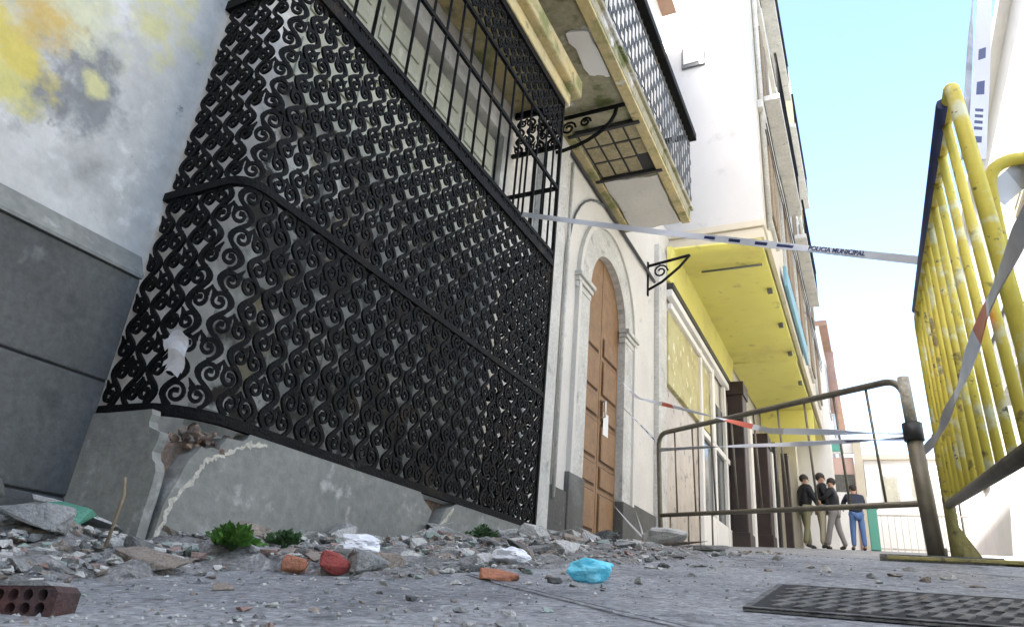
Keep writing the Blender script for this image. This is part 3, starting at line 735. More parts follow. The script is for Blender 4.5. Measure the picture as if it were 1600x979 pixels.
# ================================================================== PEOPLE
def skinmesh(joints, edges, radii, lvl=1):
    me = bpy.data.meshes.new('tmp'); me.from_pydata(joints, edges, []); o = bpy.data.objects.new('tmp', me); C.objects.link(o)
    o.modifiers.new('s', 'SKIN'); 
    sk = me.skin_vertices[0].data if me.skin_vertices else None
    if sk is None:
        bmx = bmesh.new(); bmx.from_mesh(me); bmx.verts.layers.skin.verify(); bmx.to_mesh(me); bmx.free(); sk = me.skin_vertices[0].data
    for i, r_ in enumerate(radii): sk[i].radius = (r_, r_) if not isinstance(r_, tuple) else r_; sk[i].use_root = (i == 0)
    sb = o.modifiers.new('b', 'SUBSURF'); sb.levels = lvl; sb.render_levels = lvl
    dg = bpy.context.evaluated_depsgraph_get(); ev = o.evaluated_get(dg); m2 = bpy.data.meshes.new_from_object(ev)
    bm = bmesh.new(); bm.from_mesh(m2); bpy.data.objects.remove(o); bpy.data.meshes.remove(me); bpy.data.meshes.remove(m2)
    return bm
def person(x, y, rz, h, label, jk, tr, lean=0.0, armL=(.0, .0), armR=(.0, .0), stride=.1, hairc='hair'):
    z0 = G(y); t = thing('person', label, 'person', (x, y, z0)); s = h / 1.75
    Mx = Matrix.Translation((x, y, z0)) @ Matrix.Rotation(rz, 4, 'Z') @ Matrix.Scale(s, 4)
    sh_ = Vector((0, lean, 0))
    P = {'pel': (0, 0, .95), 'wai': (0, lean * .3, 1.10), 'che': (0, lean * .8, 1.34), 'nek': (0, lean * 1.1, 1.50), 'hd': (0, lean * 1.25, 1.60), 'crn': (0, lean * 1.3, 1.68),
         'hl': (-.10, 0, .90), 'hr': (.10, 0, .90), 'kl': (-.12, stride * .6, .50), 'kr': (.12, -stride * .3, .50), 'al': (-.13, stride, .08), 'ar': (.13, -stride, .08),
         'tl': (-.14, stride + .16, .03), 'tr': (.14, -stride + .16, .03),
         'sl': (-.19, lean, 1.42), 'sr': (.19, lean, 1.42), 'el': (-.27, lean + armL[0] * .5, 1.14 + armL[1] * .3), 'er': (.27, lean + armR[0] * .5, 1.14 + armR[1] * .3),
         'wl': (-.24, lean + armL[0] + .05, .90 + armL[1]), 'wr': (.24, lean + armR[0] + .05, .90 + armR[1])}
    def chain(names, edges, rad, name, m, smooth=True, lvl=1, extra=None):
        js = [P[n] for n in names]; es = [(names.index(a), names.index(b)) for a, b in edges]
        bm = skinmesh(js, es, rad, lvl); bm.transform(Mx)
        return obj(name, bm, m, t, smooth)
    # continuous body (skin)
    names = ['pel', 'wai', 'che', 'nek', 'hd', 'crn', 'hl', 'hr', 'kl', 'kr', 'al', 'ar', 'tl', 'tr', 'sl', 'sr', 'el', 'er', 'wl', 'wr']
    E_ = [('pel', 'wai'), ('wai', 'che'), ('che', 'nek'), ('nek', 'hd'), ('hd', 'crn'), ('pel', 'hl'), ('pel', 'hr'), ('hl', 'kl'), ('hr', 'kr'), ('kl', 'al'), ('kr', 'ar'), ('al', 'tl'), ('ar', 'tr'),
          ('che', 'sl'), ('che', 'sr'), ('sl', 'el'), ('sr', 'er'), ('el', 'wl'), ('er', 'wr')]
    rad = [.10, .09, .09, .055, .095, .075, .08, .08, .055, .055, .035, .035, .03, .03, .06, .06, .042, .042, .035, .035]
    body = chain(names, E_, rad, 'body', M['skin'])
    jn = ['che', 'wai', 'pel', 'sl', 'sr', 'el', 'er', 'wl', 'wr', 'nek']
    chain(jn, [('che', 'wai'), ('wai', 'pel'), ('che', 'sl'), ('che', 'sr'), ('sl', 'el'), ('sr', 'er'), ('el', 'wl'), ('er', 'wr'), ('che', 'nek')],
          [(.22, .18), (.20, .17), (.20, .17), .10, .10, .065, .065, .05, .05, .07], 'jacket', jk)
    tn = ['pel', 'hl', 'hr', 'kl', 'kr', 'al', 'ar']
    chain(tn, [('pel', 'hl'), ('pel', 'hr'), ('hl', 'kl'), ('hr', 'kr'), ('kl', 'al'), ('kr', 'ar')], [.13, .105, .105, .08, .08, .062, .062], 'trousers', tr)
    for a, b in (('al', 'tl'), ('ar', 'tr')):
        chain([a, b], [(a, b)], [.055, .045], 'shoe', M['black'])
    hd = Vector(P['crn'])
    bm = bmesh.new(); bmesh.ops.create_uvsphere(bm, u_segments=14, v_segments=10, radius=.112, matrix=Matrix.Translation(hd + Vector((0, -.018, -.005))) @ Matrix.Diagonal((.9, 1.0, .95, 1)))
    bmesh.ops.delete(bm, geom=[v for v in bm.verts if v.co.z < hd.z - .06 and v.co.y > hd.y - .04], context='VERTS')
    bm.transform(Mx); obj('hair', bm, M[hairc], t, True)
    # hands: palm and five fingers
    for sx, wn_ in ((-1, 'wl'), (1, 'wr')):
        w_ = Vector(P[wn_]); js = [tuple(w_), tuple(w_ + Vector((0, .01, -.08)))]; es = [(0, 1)]; rr = [.03, .035]
        for f in range(4):
            js += [tuple(w_ + Vector((sx * .0, .035 - f * .02, -.12))), tuple(w_ + Vector((-sx * .02, .035 - f * .02, -.16 - .01 * (f in (1, 2)))))]
            es += [(1, 2 + f * 2), (2 + f * 2, 3 + f * 2)]; rr += [.01, .008]
        js += [tuple(w_ + Vector((-sx * .01, .055, -.05))), tuple(w_ + Vector((-sx * .02, .07, -.09)))]; es += [(0, 10), (10, 11)]; rr += [.012, .009]
        bm = skinmesh(js, es, rr, 1); bm.transform(Mx); hm = obj('hand', bm, M['skin'], body, True)
    # face
    f0 = Vector(P['hd']) 
    bm = bmesh.new()
    for sx in (-1, 1): bmesh.ops.create_uvsphere(bm, u_segments=8, v_segments=6, radius=.012, matrix=Matrix.Translation(f0 + Vector((sx * .034, .088, .035))))
    bm.transform(Mx); obj('eyes', bm, M['black'], body)
    bm = bmesh.new(); bmesh.ops.create_cone(bm, segments=6, radius1=.016, radius2=.006, depth=.045, matrix=Matrix.Translation(f0 + Vector((0, .10, .005))), cap_ends=True)
    for sx in (-1, 1): bmesh.ops.create_uvsphere(bm, u_segments=8, v_segments=6, radius=.024, matrix=Matrix.Translation(f0 + Vector((sx * .098, 0, .01))) @ Matrix.Diagonal((.4, .8, 1.2, 1)))
    bm.transform(Mx); obj('nose_and_ears', bm, M['skin'], body)
    return t
person(-1.42, 19.0, R(-60), 1.76, 'person in black jacket and olive trousers, leftmost of the group down the street', M['blackjk'], M['olive'], .03, (.2, .15), (.15, .1), .12)
person(-1.08, 19.4, R(-75), 1.84, 'person in black jacket and khaki trousers facing left in the middle of the group', M['blackjk'], M['khaki'], .04, (.30, .32), (.05, .0), .05)
person(-.78, 19.3, R(80), 1.70, 'person in dark jacket and grey trousers facing right behind the others', M['blackjk'], M['greytr'], .02, (.2, .3), (.1, .1), .18)
person(-.27, 18.0, R(15), 1.45, 'person in navy jacket and blue jeans seen from behind', M['navyjk'], M['jeans'], .08, (.25, .32), (.25, .32), .04)

# ================================================================== BARRIERS
def V(*a): return Vector(a)
# yellow fence panel on the right, running down the street
yb_ = thing('crowd_barrier', 'yellow steel crowd barrier slanting close to the camera at the right edge', 'barrier', (.3, 3.45, G(3.45)))
Fb, Ft, Nb, Nt = V(.30, 3.45, .57), V(.29, 3.42, 1.40), V(.262, 1.30, .32), V(.26, 1.46, 1.150)
pts = [Fb] + arc_corner(Fb, Ft, Nt, .10) + arc_corner(Ft, Nt, Nb, .04) + [Nb]
bm = bmesh.new(); tube(bm, pts, .015, 10); obj('frame', bm, M['yellow_paint'], yb_)
bm = bmesh.new(); tube(bm, [Fb, Nb], .017, 10); obj('bottom_rail', bm, M['galv'], yb_)
bm = bmesh.new(); tube(bm, [Ft + V(-.012, -.12, -.002), Nt + V(-.012, .07, .004)], .0135, 8); obj('top_cover', bm, M['navy'], yb_, label='dark blue strip along the outer side of the top rail')
for k in range(1, 12):
    t = k / 12; a = Ft.lerp(Nt, t); b = Fb.lerp(Nb, t)
    bm = bmesh.new(); d = (b - a).normalized()
    tube(bm, [a, b], .0105, 8); obj('bar', bm, M['yellow_paint'], yb_)
bm = bmesh.new(); tube(bm, [Fb + V(0, 0, .3), V(.305, 3.47, G(3.47) + .01)], .024, 10)
obj('leg', bm, M['yellow_dirty'], yb_)
bm = bmesh.new(); tube(bm, [V(.262, 1.30, .33), V(.262, 1.30, G(1.30) + .01)], .019, 10); obj('leg', bm, M['yellow_paint'], yb_)
for (x, y) in ((.305, 3.47), (.262, 1.30)):
    g = G(y); bm = bmesh.new()
    box(bm, x - .26 if y > 3 else x - .02, x + .26, y - .035, y + .035, g + .004, g + .02, 0, .004)
    prism(bm, [(x + .01, g + .02), (x + .09, g + .02), (x + .015, g + .16)], 1, y - .004, y + .004)
    obj('foot', bm, M['yellow_dirty'], yb_)
# second yellow barrier behind it, running off to the right
y2 = thing('crowd_barrier', 'yellow barrier cut by the right edge with grey banded tape tied over its corner', 'barrier', (.45, 2.3, G(2.3)))
A0, A1, B0, B1 = V(.47, 2.46, .46), V(.450, 2.28, 1.46), V(2.3, 2.80, .52), V(2.3, 2.62, 1.52)
bm = bmesh.new(); tube(bm, [A0] + arc_corner(A0, A1, B1, .1) + arc_corner(A1, B1, B0, .1) + [B0, A0], .02, 10); obj('frame', bm, M['yellow_paint'], y2)
for k in range(1, 15):
    a = A1.lerp(B1, k / 15); b = A0.lerp(B0, k / 15); bm = bmesh.new(); tube(bm, [a, b], .0105, 8); obj('bar', bm, M['yellow_paint'], y2)
obj('side_plate', boxb(.50, .72, 2.36, 2.372, .80, 1.02, .003), M['yellow_paint'], y2)
for p in (A0, B0):
    bm = bmesh.new(); tube(bm, [p, V(p.x, p.y, G(p.y) + .01)], .022, 10); obj('leg', bm, M['yellow_paint'], y2)
    bm = bmesh.new(); box(bm, p.x - .03, p.x + .03, p.y - .25, p.y + .25, G(p.y) - .02, G(p.y) + .03, 0, .004); obj('foot', bm, M['yellow_paint'], y2)
# grey barrier across the street
gb = thing('crowd_barrier', 'brown and grey tubular barrier across the street in front of the arched door', 'barrier', (-1.5, 5.7, G(5.7)))
La, Lb, Ra, Rb = V(-1.535, 5.7, 1.50), V(-1.52, 5.7, .83), V(.23, 4.1, 1.345), V(.265, 4.1, .685)
bm = bmesh.new(); tube(bm, [V(-1.51, 5.7, G(5.7) + .01), Lb] + arc_corner(Lb, La, Ra, .12) + arc_corner(La, Ra, Rb, .12) + [Rb, V(.27, 4.1, G(4.1) + .01)], .019, 10)
obj('frame', bm, M['galv'], gb)
bm = bmesh.new(); tube(bm, [Lb, Rb], .017, 8); obj('bottom_rail', bm, M['galv'], gb)
for k in range(1, 10):
    a = La.lerp(Ra, k / 10); b = Lb.lerp(Rb, k / 10); bm = bmesh.new(); tube(bm, [a, b], .0075, 6); obj('bar', bm, M['galv'], gb)
for k, (t, dz) in enumerate(((.06, .35), (.16, .3), (.28, .3))):
    b = Lb.lerp(Rb, t); bm = bmesh.new(); tube(bm, [b, V(b.x, b.y, G(b.y) + .01)], .007, 6); obj('stay', bm, M['galv'], gb)
for (x, y) in ((-1.51, 5.7), (.27, 4.1)):
    bm = bmesh.new(); box(bm, x - .03, x + .03, y - .28, y + .28, G(y) - .02, G(y) + .035, 0, .004); obj('foot', bm, M['galv'], gb)
# dark sleeve post where the barriers meet
bm = bmesh.new(); tube(bm, [V(.235, 3.52, G(3.52)), V(.215, 3.52, .86)], .034, 12)
po = top('post', bm, M['galv'], 'dark brown steel post where grey and yellow barriers meet', 'post', (.235, 3.52, G(3.52)))
bm = bmesh.new(); tube(bm, [V(.215, 3.52, .861), V(.213, 3.52, .94)], .042, 12); obj('clamp', bm, M['black'], po)
bm = bmesh.new(); tube(bm, [V(.213, 3.52, .941), V(.205, 3.52, 1.16)], .026, 12); obj('sleeve', bm, M['cream'], po)
bm = bmesh.new(); box(bm, .02, .46, 3.44, 3.60, G(3.5) - .012, G(3.5) + .022, 0, .004); obj('base_plate', bm, M['rub_dark'], po)

# ================================================================== TAPES
def tape(name, path, width, label, segs, tw=0.0, tw0=0.0, thick=.0012, up=(0, 0, 1), n=160):
    """path: control points; segs: list of (t0, t1, material) painted lengths; twisting ribbon"""
    pts = [Vector(p) for p in path]
    L_ = [0]
    for a, b in zip(pts, pts[1:]): L_.append(L_[-1] + (b - a).length)
    def at(t):
        s = t * L_[-1]
        for i in range(len(pts) - 1):
            if s <= L_[i + 1] + 1e-9:
                return pts[i].lerp(pts[i + 1], (s - L_[i]) / (L_[i + 1] - L_[i]))
        return pts[-1]
    mats = [M['tape_white']] + sorted({s[2] for s in segs}, key=lambda m: m.name)
    bm = bmesh.new(); rows = []
    for i in range(n + 1):
        t = i / n; p = at(t); d = (at(min(1, t + .01)) - at(max(0, t - .01))).normalized()
        u0 = Vector(up); u = (u0 - d * u0.dot(d)).normalized(); v = d.cross(u)
        an = tw0 + tw * t * 2 * math.pi + .25 * math.sin(t * 21)
        w = (u * math.cos(an) + v * math.sin(an)); nn = d.cross(w) * thick
        rows.append([bm.verts.new(p + w * width * k / 2 + nn * q) for (k, q) in ((-1, 1), (-.45, 1), (.45, 1), (1, 1), (1, -1), (.45, -1), (-.45, -1), (-1, -1))])
    for i, (a, b) in enumerate(zip(rows, rows[1:])):
        t = (i + .5) / n; mi = 0
        for (t0, t1, m) in segs:
            if t0 <= t < t1: mi = mats.index(m)
        for k in range(8):
            f = bm.faces.new((a[k], a[(k + 1) % 8], b[(k + 1) % 8], b[k]))
            f.material_index = mi if (k in (1, 5) or (mi and mats[mi].name in ('tape_red', 'tape_grey', 'tape_dark'))) else 0
    bm.faces.new(rows[0]); bm.faces.new(rows[-1])
    return top(name, bm, mats, label, 'tape', tuple(pts[0]))
T1a, T1b = V(-1.89, 3.55, 2.47), V(.29, 2.66, 1.318)
seg = [(t, t + .025, M['tape_blue']) for t in (.60, .655, .71)] + [(.755, .79, M['tape_blue'])]
mid1 = T1a.lerp(T1b, .5) + V(0, 0, -.012)
tp = tape('cordon_tape', [T1a, T1a.lerp(T1b, .25) + V(0, 0, -.008), mid1, T1a.lerp(T1b, .75) + V(0, 0, -.008), T1b], .032,
          'white and dark blue police tape stretched high from the iron cage to the yellow barrier', seg, 0.0)
def text_on(body, size, origin, xdir, zdir, parent, m):
    cu = bpy.data.curves.new('t', 'FONT'); cu.body = body; cu.size = size; cu.extrude = .0008; cu.align_x = 'LEFT'; cu.offset = size * .03
    o = bpy.data.objects.new('t', cu); C.objects.link(o)
    dg = bpy.context.evaluated_depsgraph_get(); me = bpy.data.meshes.new_from_object(o.evaluated_get(dg))
    bpy.data.objects.remove(o)
    x = Vector(xdir).normalized(); z = (Vector(zdir) - x * Vector(zdir).dot(x)).normalized(); nrm = x.cross(z)
    mx = Matrix((x, z, nrm)).transposed().to_4x4(); mx.translation = Vector(origin)
    bm = bmesh.new(); bm.from_mesh(me); bm.transform(mx); bpy.data.meshes.remove(me)
    return obj('lettering', bm, m, parent)
pA = T1a.lerp(T1b, .815) + V(0, 0, -.006 - .010); pB = T1a.lerp(T1b, .95) + V(0, 0, -.0016 - .010)
dd = (pB - pA).normalized(); nrm = dd.cross(V(0, 0, 1)).normalized()
text_on('POLICIA MUNICIPAL', .027, pA + nrm * .012, dd, (0, 0, 1), tp, M['tape_blue'])
tape('cordon_tape', [V(-2.24, 6.75, 2.38), V(-1.9, 6.3, 2.02), V(-1.2, 5.3, 1.58), V(-.5, 4.45, 1.17), V(.20, 3.54, .90)], .035,
     'twisted white and red tape running down from the arched door to the dark post', [(.32, .38, M['tape_red']), (.60, .68, M['tape_red']), (.70, .76, M['tape_grey']), (.1, .2, M['tape_grey'])], 1.2, .6)
tape('cordon_tape', [V(-2.28, 7.0, 2.15), V(-1.9, 6.35, 1.78), V(-1.54, 5.72, 1.42)], .018,
     'thin dark and white tape from the door edge down to the grey barrier', [(t, t + .06, M['tape_blue']) for t in (.1, .25, .4, .55, .7, .85)], .5)
tape('cordon_tape', [V(-1.52, 5.68, 1.36), V(-1.0, 5.2, 1.26), V(-.4, 4.6, 1.12), V(.20, 3.56, .885)], .03,
     'level grey white tape along the middle of the grey barrier', [(.0, .3, M['tape_grey']), (.8, 1, M['tape_blue'])], .8, .3)
tape('cordon_tape', [V(.24, 3.40, .79), V(.248, 2.9, .72), V(.245, 2.093, .644), V(.243, 1.505, .616), V(.243, 1.127, .58), V(.25, .95, .56)], .035,
     'white tape with a red stretch crossing the yellow bars diagonally', [(.0, .5, M['tape_grey']), (.72, .79, M['tape_red']), (.80, 1, M['tape_grey'])], .0, .1)
tv = tape('cordon_tape', [V(.35, 1.86, 1.202), V(.45, 2.08, 1.64), V(.60, 2.376, 2.341), V(.9, 3.0, 3.8)], .045,
     'white tape with black marks rising straight up from the corner of the yellow barrier', [(.03, .045, M['tape_blue'])] + [(a, a + .006, M['tape_blue']) for a in (.055, .068, .080, .092)] + [(.13, .16, M['tape_blue']), (.21, .24, M['tape_blue'])], .0, 0, up=(1, 0, 0))
tape('cordon_tape', [V(.325, 1.86, 1.21), V(.418, 2.08, 1.65), V(.565, 2.376, 2.35), V(.86, 3.0, 3.8)], .018,
     'narrow dark grey tape rising beside the marked white tape at upper right', [(.0, 1, M['tape_dark'])], .6, 0, up=(1, 0, 0))
tape('cordon_tape', [V(.46, 2.30, 1.34), V(.70, 2.36, 1.56), V(1.2, 2.4, 1.75)], .08,
     'wide grey and white banded tape tied over the corner of the rear yellow barrier', [(.1, .22, M['tape_grey']), (.3, .42, M['tape_grey']), (.5, .7, M['tape_grey'])], .0, .2)

# ================================================================== RUBBLE
def heap(x, y):
    """height of the debris pile over the street"""
    d = x - W if y < 1.42 or y > 4.14 else x - XB
    if d < 0: d = 0
    wid = .95 if y < 1.5 else (.95 + (y - 1.5) * .27 if y < 2.8 else max(.6, 1.3 - (y - 2.8) * .16))
    h = .165 - .10 * min(1, max(0, (y - 1.15) / .35)) if y < 4.2 else .075
    if y > 5.5: h *= max(0, 1 - (y - 5.5) / 1.0)
    if y < .7: h *= max(.0, (y + .1) / .8)
    return max(0, h * (1 - (d / wid) ** 1.3)) * (.75 + .5 * noise.noise(Vector((x * 2.4, y * 2.4, 3)))) if d < wid else 0
bm = bmesh.new()
nx_, ny_ = 60, 130; hv = {}
for i in range(nx_ + 1):
    for j in range(ny_ + 1):
        x = W + 1.85 * i / nx_; y = .0 + 6.6 * j / ny_; h = heap(x, y)
        hv[i, j] = bm.verts.new((x, y, G(y) - .02 + (h + .016 if h > 0 else 0) + .035 * noise.noise(Vector((x * 9, y * 9, 0))) * (h > 0) + .012 * noise.noise(Vector((x * 31, y * 31, 0)))* (h > 0)))
for i in range(nx_):
    for j in range(ny_): bm.faces.new((hv[i, j], hv[i + 1, j], hv[i + 1, j + 1], hv[i, j + 1]))
M['bed'] = mat('bed', (.20, .195, .18), .95, (.32, .31, .29), 14, bump=1.5, bscale=70, fine=.5, layers=[((.44, .43, .40), 30, .58, .64, 5), ((.09, .09, .085), 19, .58, .66, 6)])
tag(obj('debris_bed', bm, M['bed'], None, True), 'fine grey mortar and dust lying in a bank under the iron cage', 'debris', kind='stuff')
def chunk(rx, ry, rz, seed, n=14):
    rnd = random.Random(seed); bm = bmesh.new()
    for _ in range(n):
        v = Vector([rnd.uniform(-1, 1) for _ in range(3)]); m_ = max(abs(v.x), abs(v.y), abs(v.z)); v /= m_ ** .8
        bm.verts.new((v.x * rx, v.y * ry, v.z * rz))
    bmesh.ops.convex_hull(bm, input=bm.verts[:])
    bmesh.ops.delete(bm, geom=[v for v in bm.verts if not v.link_faces], context='VERTS')
    bmesh.ops.bevel(bm, geom=bm.edges[:], offset=min(rx, ry, rz) * .12, segments=1, affect='EDGES')
    bmesh.ops.triangulate(bm, faces=bm.faces[:])
    bmesh.ops.subdivide_edges(bm, edges=bm.edges[:], cuts=1)
    for v in bm.verts:
        v.co += Vector((noise.noise(v.co * 60 + Vector((seed, 0, 0))), noise.noise(v.co * 60 + Vector((0, seed, 0))), noise.noise(v.co * 60))) * min(rx, ry, rz) * .16
    return bm
kinds = [('rub_grey', 4), ('rub_pale', 5), ('rub_brown', 3), ('rub_dark', 2), ('rub_pink', 1), ('rub_green', 1)]
bag = [k for k, w in kinds for _ in range(w)]
protos = []
for i in range(30):
    mk = bag[i % len(bag)]
    f = random.choice([(1, .7, .45), (1, .8, .6), (1, .55, .4), (1, .9, .25)])
    bmq = chunk(f[0], f[1], f[2], i * 3 + 1, random.choice([10, 14, 18]))
    me = bpy.data.meshes.new('rubble_chunk'); bmesh.ops.recalc_face_normals(bmq, faces=bmq.faces[:]); bmq.to_mesh(me); bmq.free()
    me.materials.append(M[mk]); protos.append((me, f[2], mk))
adj = {'rub_grey': 'grey', 'rub_pale': 'pale', 'rub_brown': 'brown', 'rub_dark': 'dark grey', 'rub_pink': 'pinkish', 'rub_green': 'greenish'}
nch = 0
def put(x, y, s, me, fz, mk, lab=None, zoff=0):
    o = bpy.data.objects.new('rubble_chunk', me); C.objects.link(o)
    o.scale = (s, s, s); h = heap(x, y)
    o.rotation_euler = (random.uniform(-.35, .35) if h > .02 else random.uniform(-.1, .1), random.uniform(-.35, .35) if h > .02 else 0, random.uniform(0, 6.28))
    o.location = (x, y, G(y) + max(0, h - .012) + s * fz * .5 + zoff)
    tag(o, lab or 'small broken chunk of ' + adj[mk] + ' masonry among the rubble under the iron cage', 'rubble', adj[mk] + ' rubble chunks')
    return o
cnt = 0; tries = 0; placed = []
while cnt < 285 and tries < 20000:
    tries += 1
    y = .85 + 5.0 * random.random() ** 1.25; x = W + random.uniform(0.05, 1.85)
    if y > 1.3 and y < 4.2 and x < XB + .04: continue
    h = heap(x, y)
    if h < .004 and random.random() > .22: continue
    s = (random.choice([.05, .06, .075]) if cnt < 80 else random.choice([.032, .040, .048]) if cnt < 190 else random.choice([.016, .022, .028])) * random.uniform(.8, 1.2) * (.8 + .12 * y)
    if h < .010: s *= .4
    elif h < .03: s *= .75
    if y < 1.15: s *= .8
    if any((x - a) ** 2 + (y - b) ** 2 < (.62 * (s + c)) ** 2 for a, b, c in placed): continue
    placed.append((x, y, s)); me, fz, mk = random.choice(protos)
    size = 'large' if s > .058 else ('medium' if s > .036 else 'small')
    outer = x > XB + .62 and y > 1.0
    zone = 0 if x < -1.93 and y < 1.36 else 1 if y < 1.55 else 2 if y < 1.9 else 3 if y < 2.3 else 4 if y < 2.7 else 5 if y < 3.4 else 6 if y < 4.6 else 7
    where = ('at the far left foot of the dado', 'in front of the cracked plinth corner', 'around the bright green weed', 'left of the white crumpled bag', 'below the middle of the iron cage',
             'near the V shaped break in the plinth', 'by the right end of the iron cage', 'before the arched door')[zone]
    if outer: where = 'on the outer edge ' + ('below the dado', 'before the plinth corner', 'before the green weed', 'left of the blue wrapper', 'below the cage middle', 'before the plinth notch', 'by the cage right end', 'before the arched door')[zone]
    shp = {.45: 'blocky', .6: 'lumpy', .4: 'splintered', .25: 'flat'}[fz]
    put(x, y, s, me, fz, mk, f'{size} {shp} {adj[mk]} rubble piece {where}'); cnt += 1
# small scatter on the street, right of the heap and by the drain
for (x, y, s) in [(-.05, 1.62, .010), (.08, 1.7, .014), (.2, 1.55, .009), (.3, 1.72, .012), (.12, 1.45, .008), (-.12, 1.5, .008), (.38, 1.6, .009), (-.15, 2.55, .035), (-.02, 2.35, .02), (.05, 2.5, .018), (.12, 2.3, .016), (-.2, 2.7, .015), (-.3, 2.4, .012), (.18, 2.45, .022), (.0, 2.15, .013), (-.6, 2.2, .02), (-.45, 2.0, .014),
                  (-.7, 1.5, .012), (-.35, 3.1, .02), (.1, 2.8, .02), (.22, 2.2, .018), (-.55, 3.3, .03), (-.8, 3.8, .04), (-.9, 4.2, .05)]:
    me, fz, mk = random.choice(protos[:12])
    if (x, y) == (-.15, 2.55): me, fz, mk = protos[5]
    o = put(x, y, s, me, fz, mk); o['label'] = ('small ' if s > .016 else 'tiny ') + adj[mk] + (' stone lying on the cast iron drain grating' if y < 1.75 and x > -.19 else ' stone on the street just beyond the drain grating' if x > -.32 and y < 2.9 else ' stone loose on the street between heap and grating' if y < 2.9 else ' stone on the street at the foot of the grey barrier'); o['group'] = adj[mk] + ' stones loose on the street'
# the countless smaller pieces of the heap
bm = bmesh.new(); lows = []
for i in range(14):
    rnd = random.Random(900 + i); q = bmesh.new()
    for _ in range(11):
        v = Vector([rnd.uniform(-1, 1) for _ in range(3)]); v /= max(abs(v.x), abs(v.y), abs(v.z)) ** .8
        q.verts.new((v.x, v.y * .75, v.z * rnd.choice([.3, .5, .6])))
    bmesh.ops.convex_hull(q, input=q.verts[:]); bmesh.ops.delete(q, geom=[v for v in q.verts if not v.link_faces], context='VERTS')
    q.verts.index_update(); lows.append(([v.co.copy() for v in q.verts], [[v.index for v in f.verts] for f in q.faces])); q.free()
k = 0
while k < 4200:
    y = .75 + 5.4 * random.random() ** 1.4; x = W + random.uniform(.03, 1.9)
    if 1.36 < y < 4.2 and x < XB + .03: continue
    h = heap(x, y)
    if h < .003 and random.random() > .06: continue
    k += 1; sz = random.choice([.007, .010, .014, .018, .024]) * random.uniform(.8, 1.25) * (.8 + .1 * y)
    if h < .02: sz *= .6
    rot = Matrix.Rotation(random.uniform(0, 6.28), 3, 'Z') @ Matrix.Rotation(random.uniform(-.6, .6), 3, 'X')
    base = Vector((x, y, G(y) + h + sz * .15)); co, fc = random.choice(lows); vs = [bm.verts.new(base + rot @ (c * sz)) for c in co]; mi = random.choice([0, 0, 0, 1, 1, 1, 2, 2, 3, 4, 5])
    for f in fc: bm.faces.new([vs[a] for a in f]).material_index = mi
tag(obj('small_rubble', bm, [M[q] for q in ('rub_grey', 'rub_pale', 'rub_brown', 'rub_dark', 'rub_pink', 'rub_green')], None), 'countless small mortar and brick crumbs filling the heap under the iron cage', 'rubble', kind='stuff')
# fine grit
bm = bmesh.new()
for k in range(5200):
    near = random.random() < .55
    if near: x = W + random.uniform(.05, 2.0); y = .5 + 5.5 * random.random() ** 1.5
    else: x = random.uniform(-1.7, .9); y = .6 + 4 * random.random() ** 1.6
    if 1.38 < y < 4.16 and x < XB + .02: continue
    h = heap(x, y); s = random.uniform(.002, .006) * (1.7 if h > .02 else 1.0)
    c_ = Vector((x, y, G(y) + (h - .004 if h > 0 else 0) + s * .5)); a = random.uniform(0, 6.28)
    vs = [bm.verts.new(c_ + Vector((s * math.cos(a + q * 2.1) * random.uniform(.7, 1.4), s * math.sin(a + q * 2.1) * random.uniform(.7, 1.4), -s * .6))) for q in range(3)]
    tp_ = bm.verts.new(c_ + Vector((random.uniform(-.3, .3) * s, random.uniform(-.3, .3) * s, s * random.uniform(.0, .35))))
    mi = random.choice([0, 0, 1, 1, 2, 3])
    for q in range(3): bm.faces.new((vs[q], vs[(q + 1) % 3], tp_)).material_index = mi
    bm.faces.new(vs).material_index = mi
tag(obj('grit', bm, [M['rub_grey'], M['rub_pale'], M['rub_brown'], M['rub_dark']], None), 'fine grit and mortar crumbs strewn over the street', 'grit', kind='stuff')
def slab_piece(name, x, y, s, mt, label, cat, rot=(0, 0, 0), seed=1, zoff=0.0, n=16):
    bm = chunk(s[0], s[1], s[2], seed, n)
    bm.transform(Matrix.Rotation(rot[2], 4, 'Z') @ Matrix.Rotation(rot[0], 4, 'X') @ Matrix.Rotation(rot[1], 4, 'Y'))
    mz = min(v.co.z for v in bm.verts)
    o = obj(name, bm, mt); o.location = (x, y, G(y) + heap(x, y) - mz - .012 + zoff)
    return tag(o, label, cat)
slab_piece('roof_tile', -2.02, 1.22, (.085, .06, .02), M['green_tile'], 'green glazed tile fragment on the heap at far left', 'tile', (.5, .1, .3), 5, .0)
slab_piece('brick', -1.17, 1.40, (.042, .03, .024), M['red'], 'red brick fragment beside the white crumpled bag', 'brick', (.2, .3, .4), 8, .012)
slab_piece('brick', -1.27, 1.38, (.036, .028, .02), M['terracotta'], 'dull pink brick fragment left of the red one', 'brick', (.2, .1, .4), 9, .01)
slab_piece('brick', -.80, 1.56, (.052, .034, .014), M['terracotta'], 'flat orange brick fragment left of the bright blue wrapper', 'brick', (.15, 0, .4), 12, .006)
slab_piece('stone_slab', -2.12, 1.32, (.16, .07, .014), M['rub_pale'], 'pale flat stone slab tilted against the dado at far left', 'slab', (-.35, .12, .2), 21, .045)
slab_piece('stone_slab', -1.92, 1.10, (.10, .06, .035), M['rub_grey'], 'thick grey block end below the green tile', 'slab', (0, .05, .35), 22, .01)
slab_piece('stone_slab', -1.52, 1.17, (.11, .04, .013), M['rub_brown'], 'long flat brownish slab sloping down right below the weed', 'slab', (.3, .2, -.15), 23, .0)
slab_piece('stone_slab', -2.3 + .1, 1.05, (.11, .05, .03), M['rub_dark'], 'dark slab lying at the very left foot of the wall', 'slab', (0, .3, .5), 24, .0)
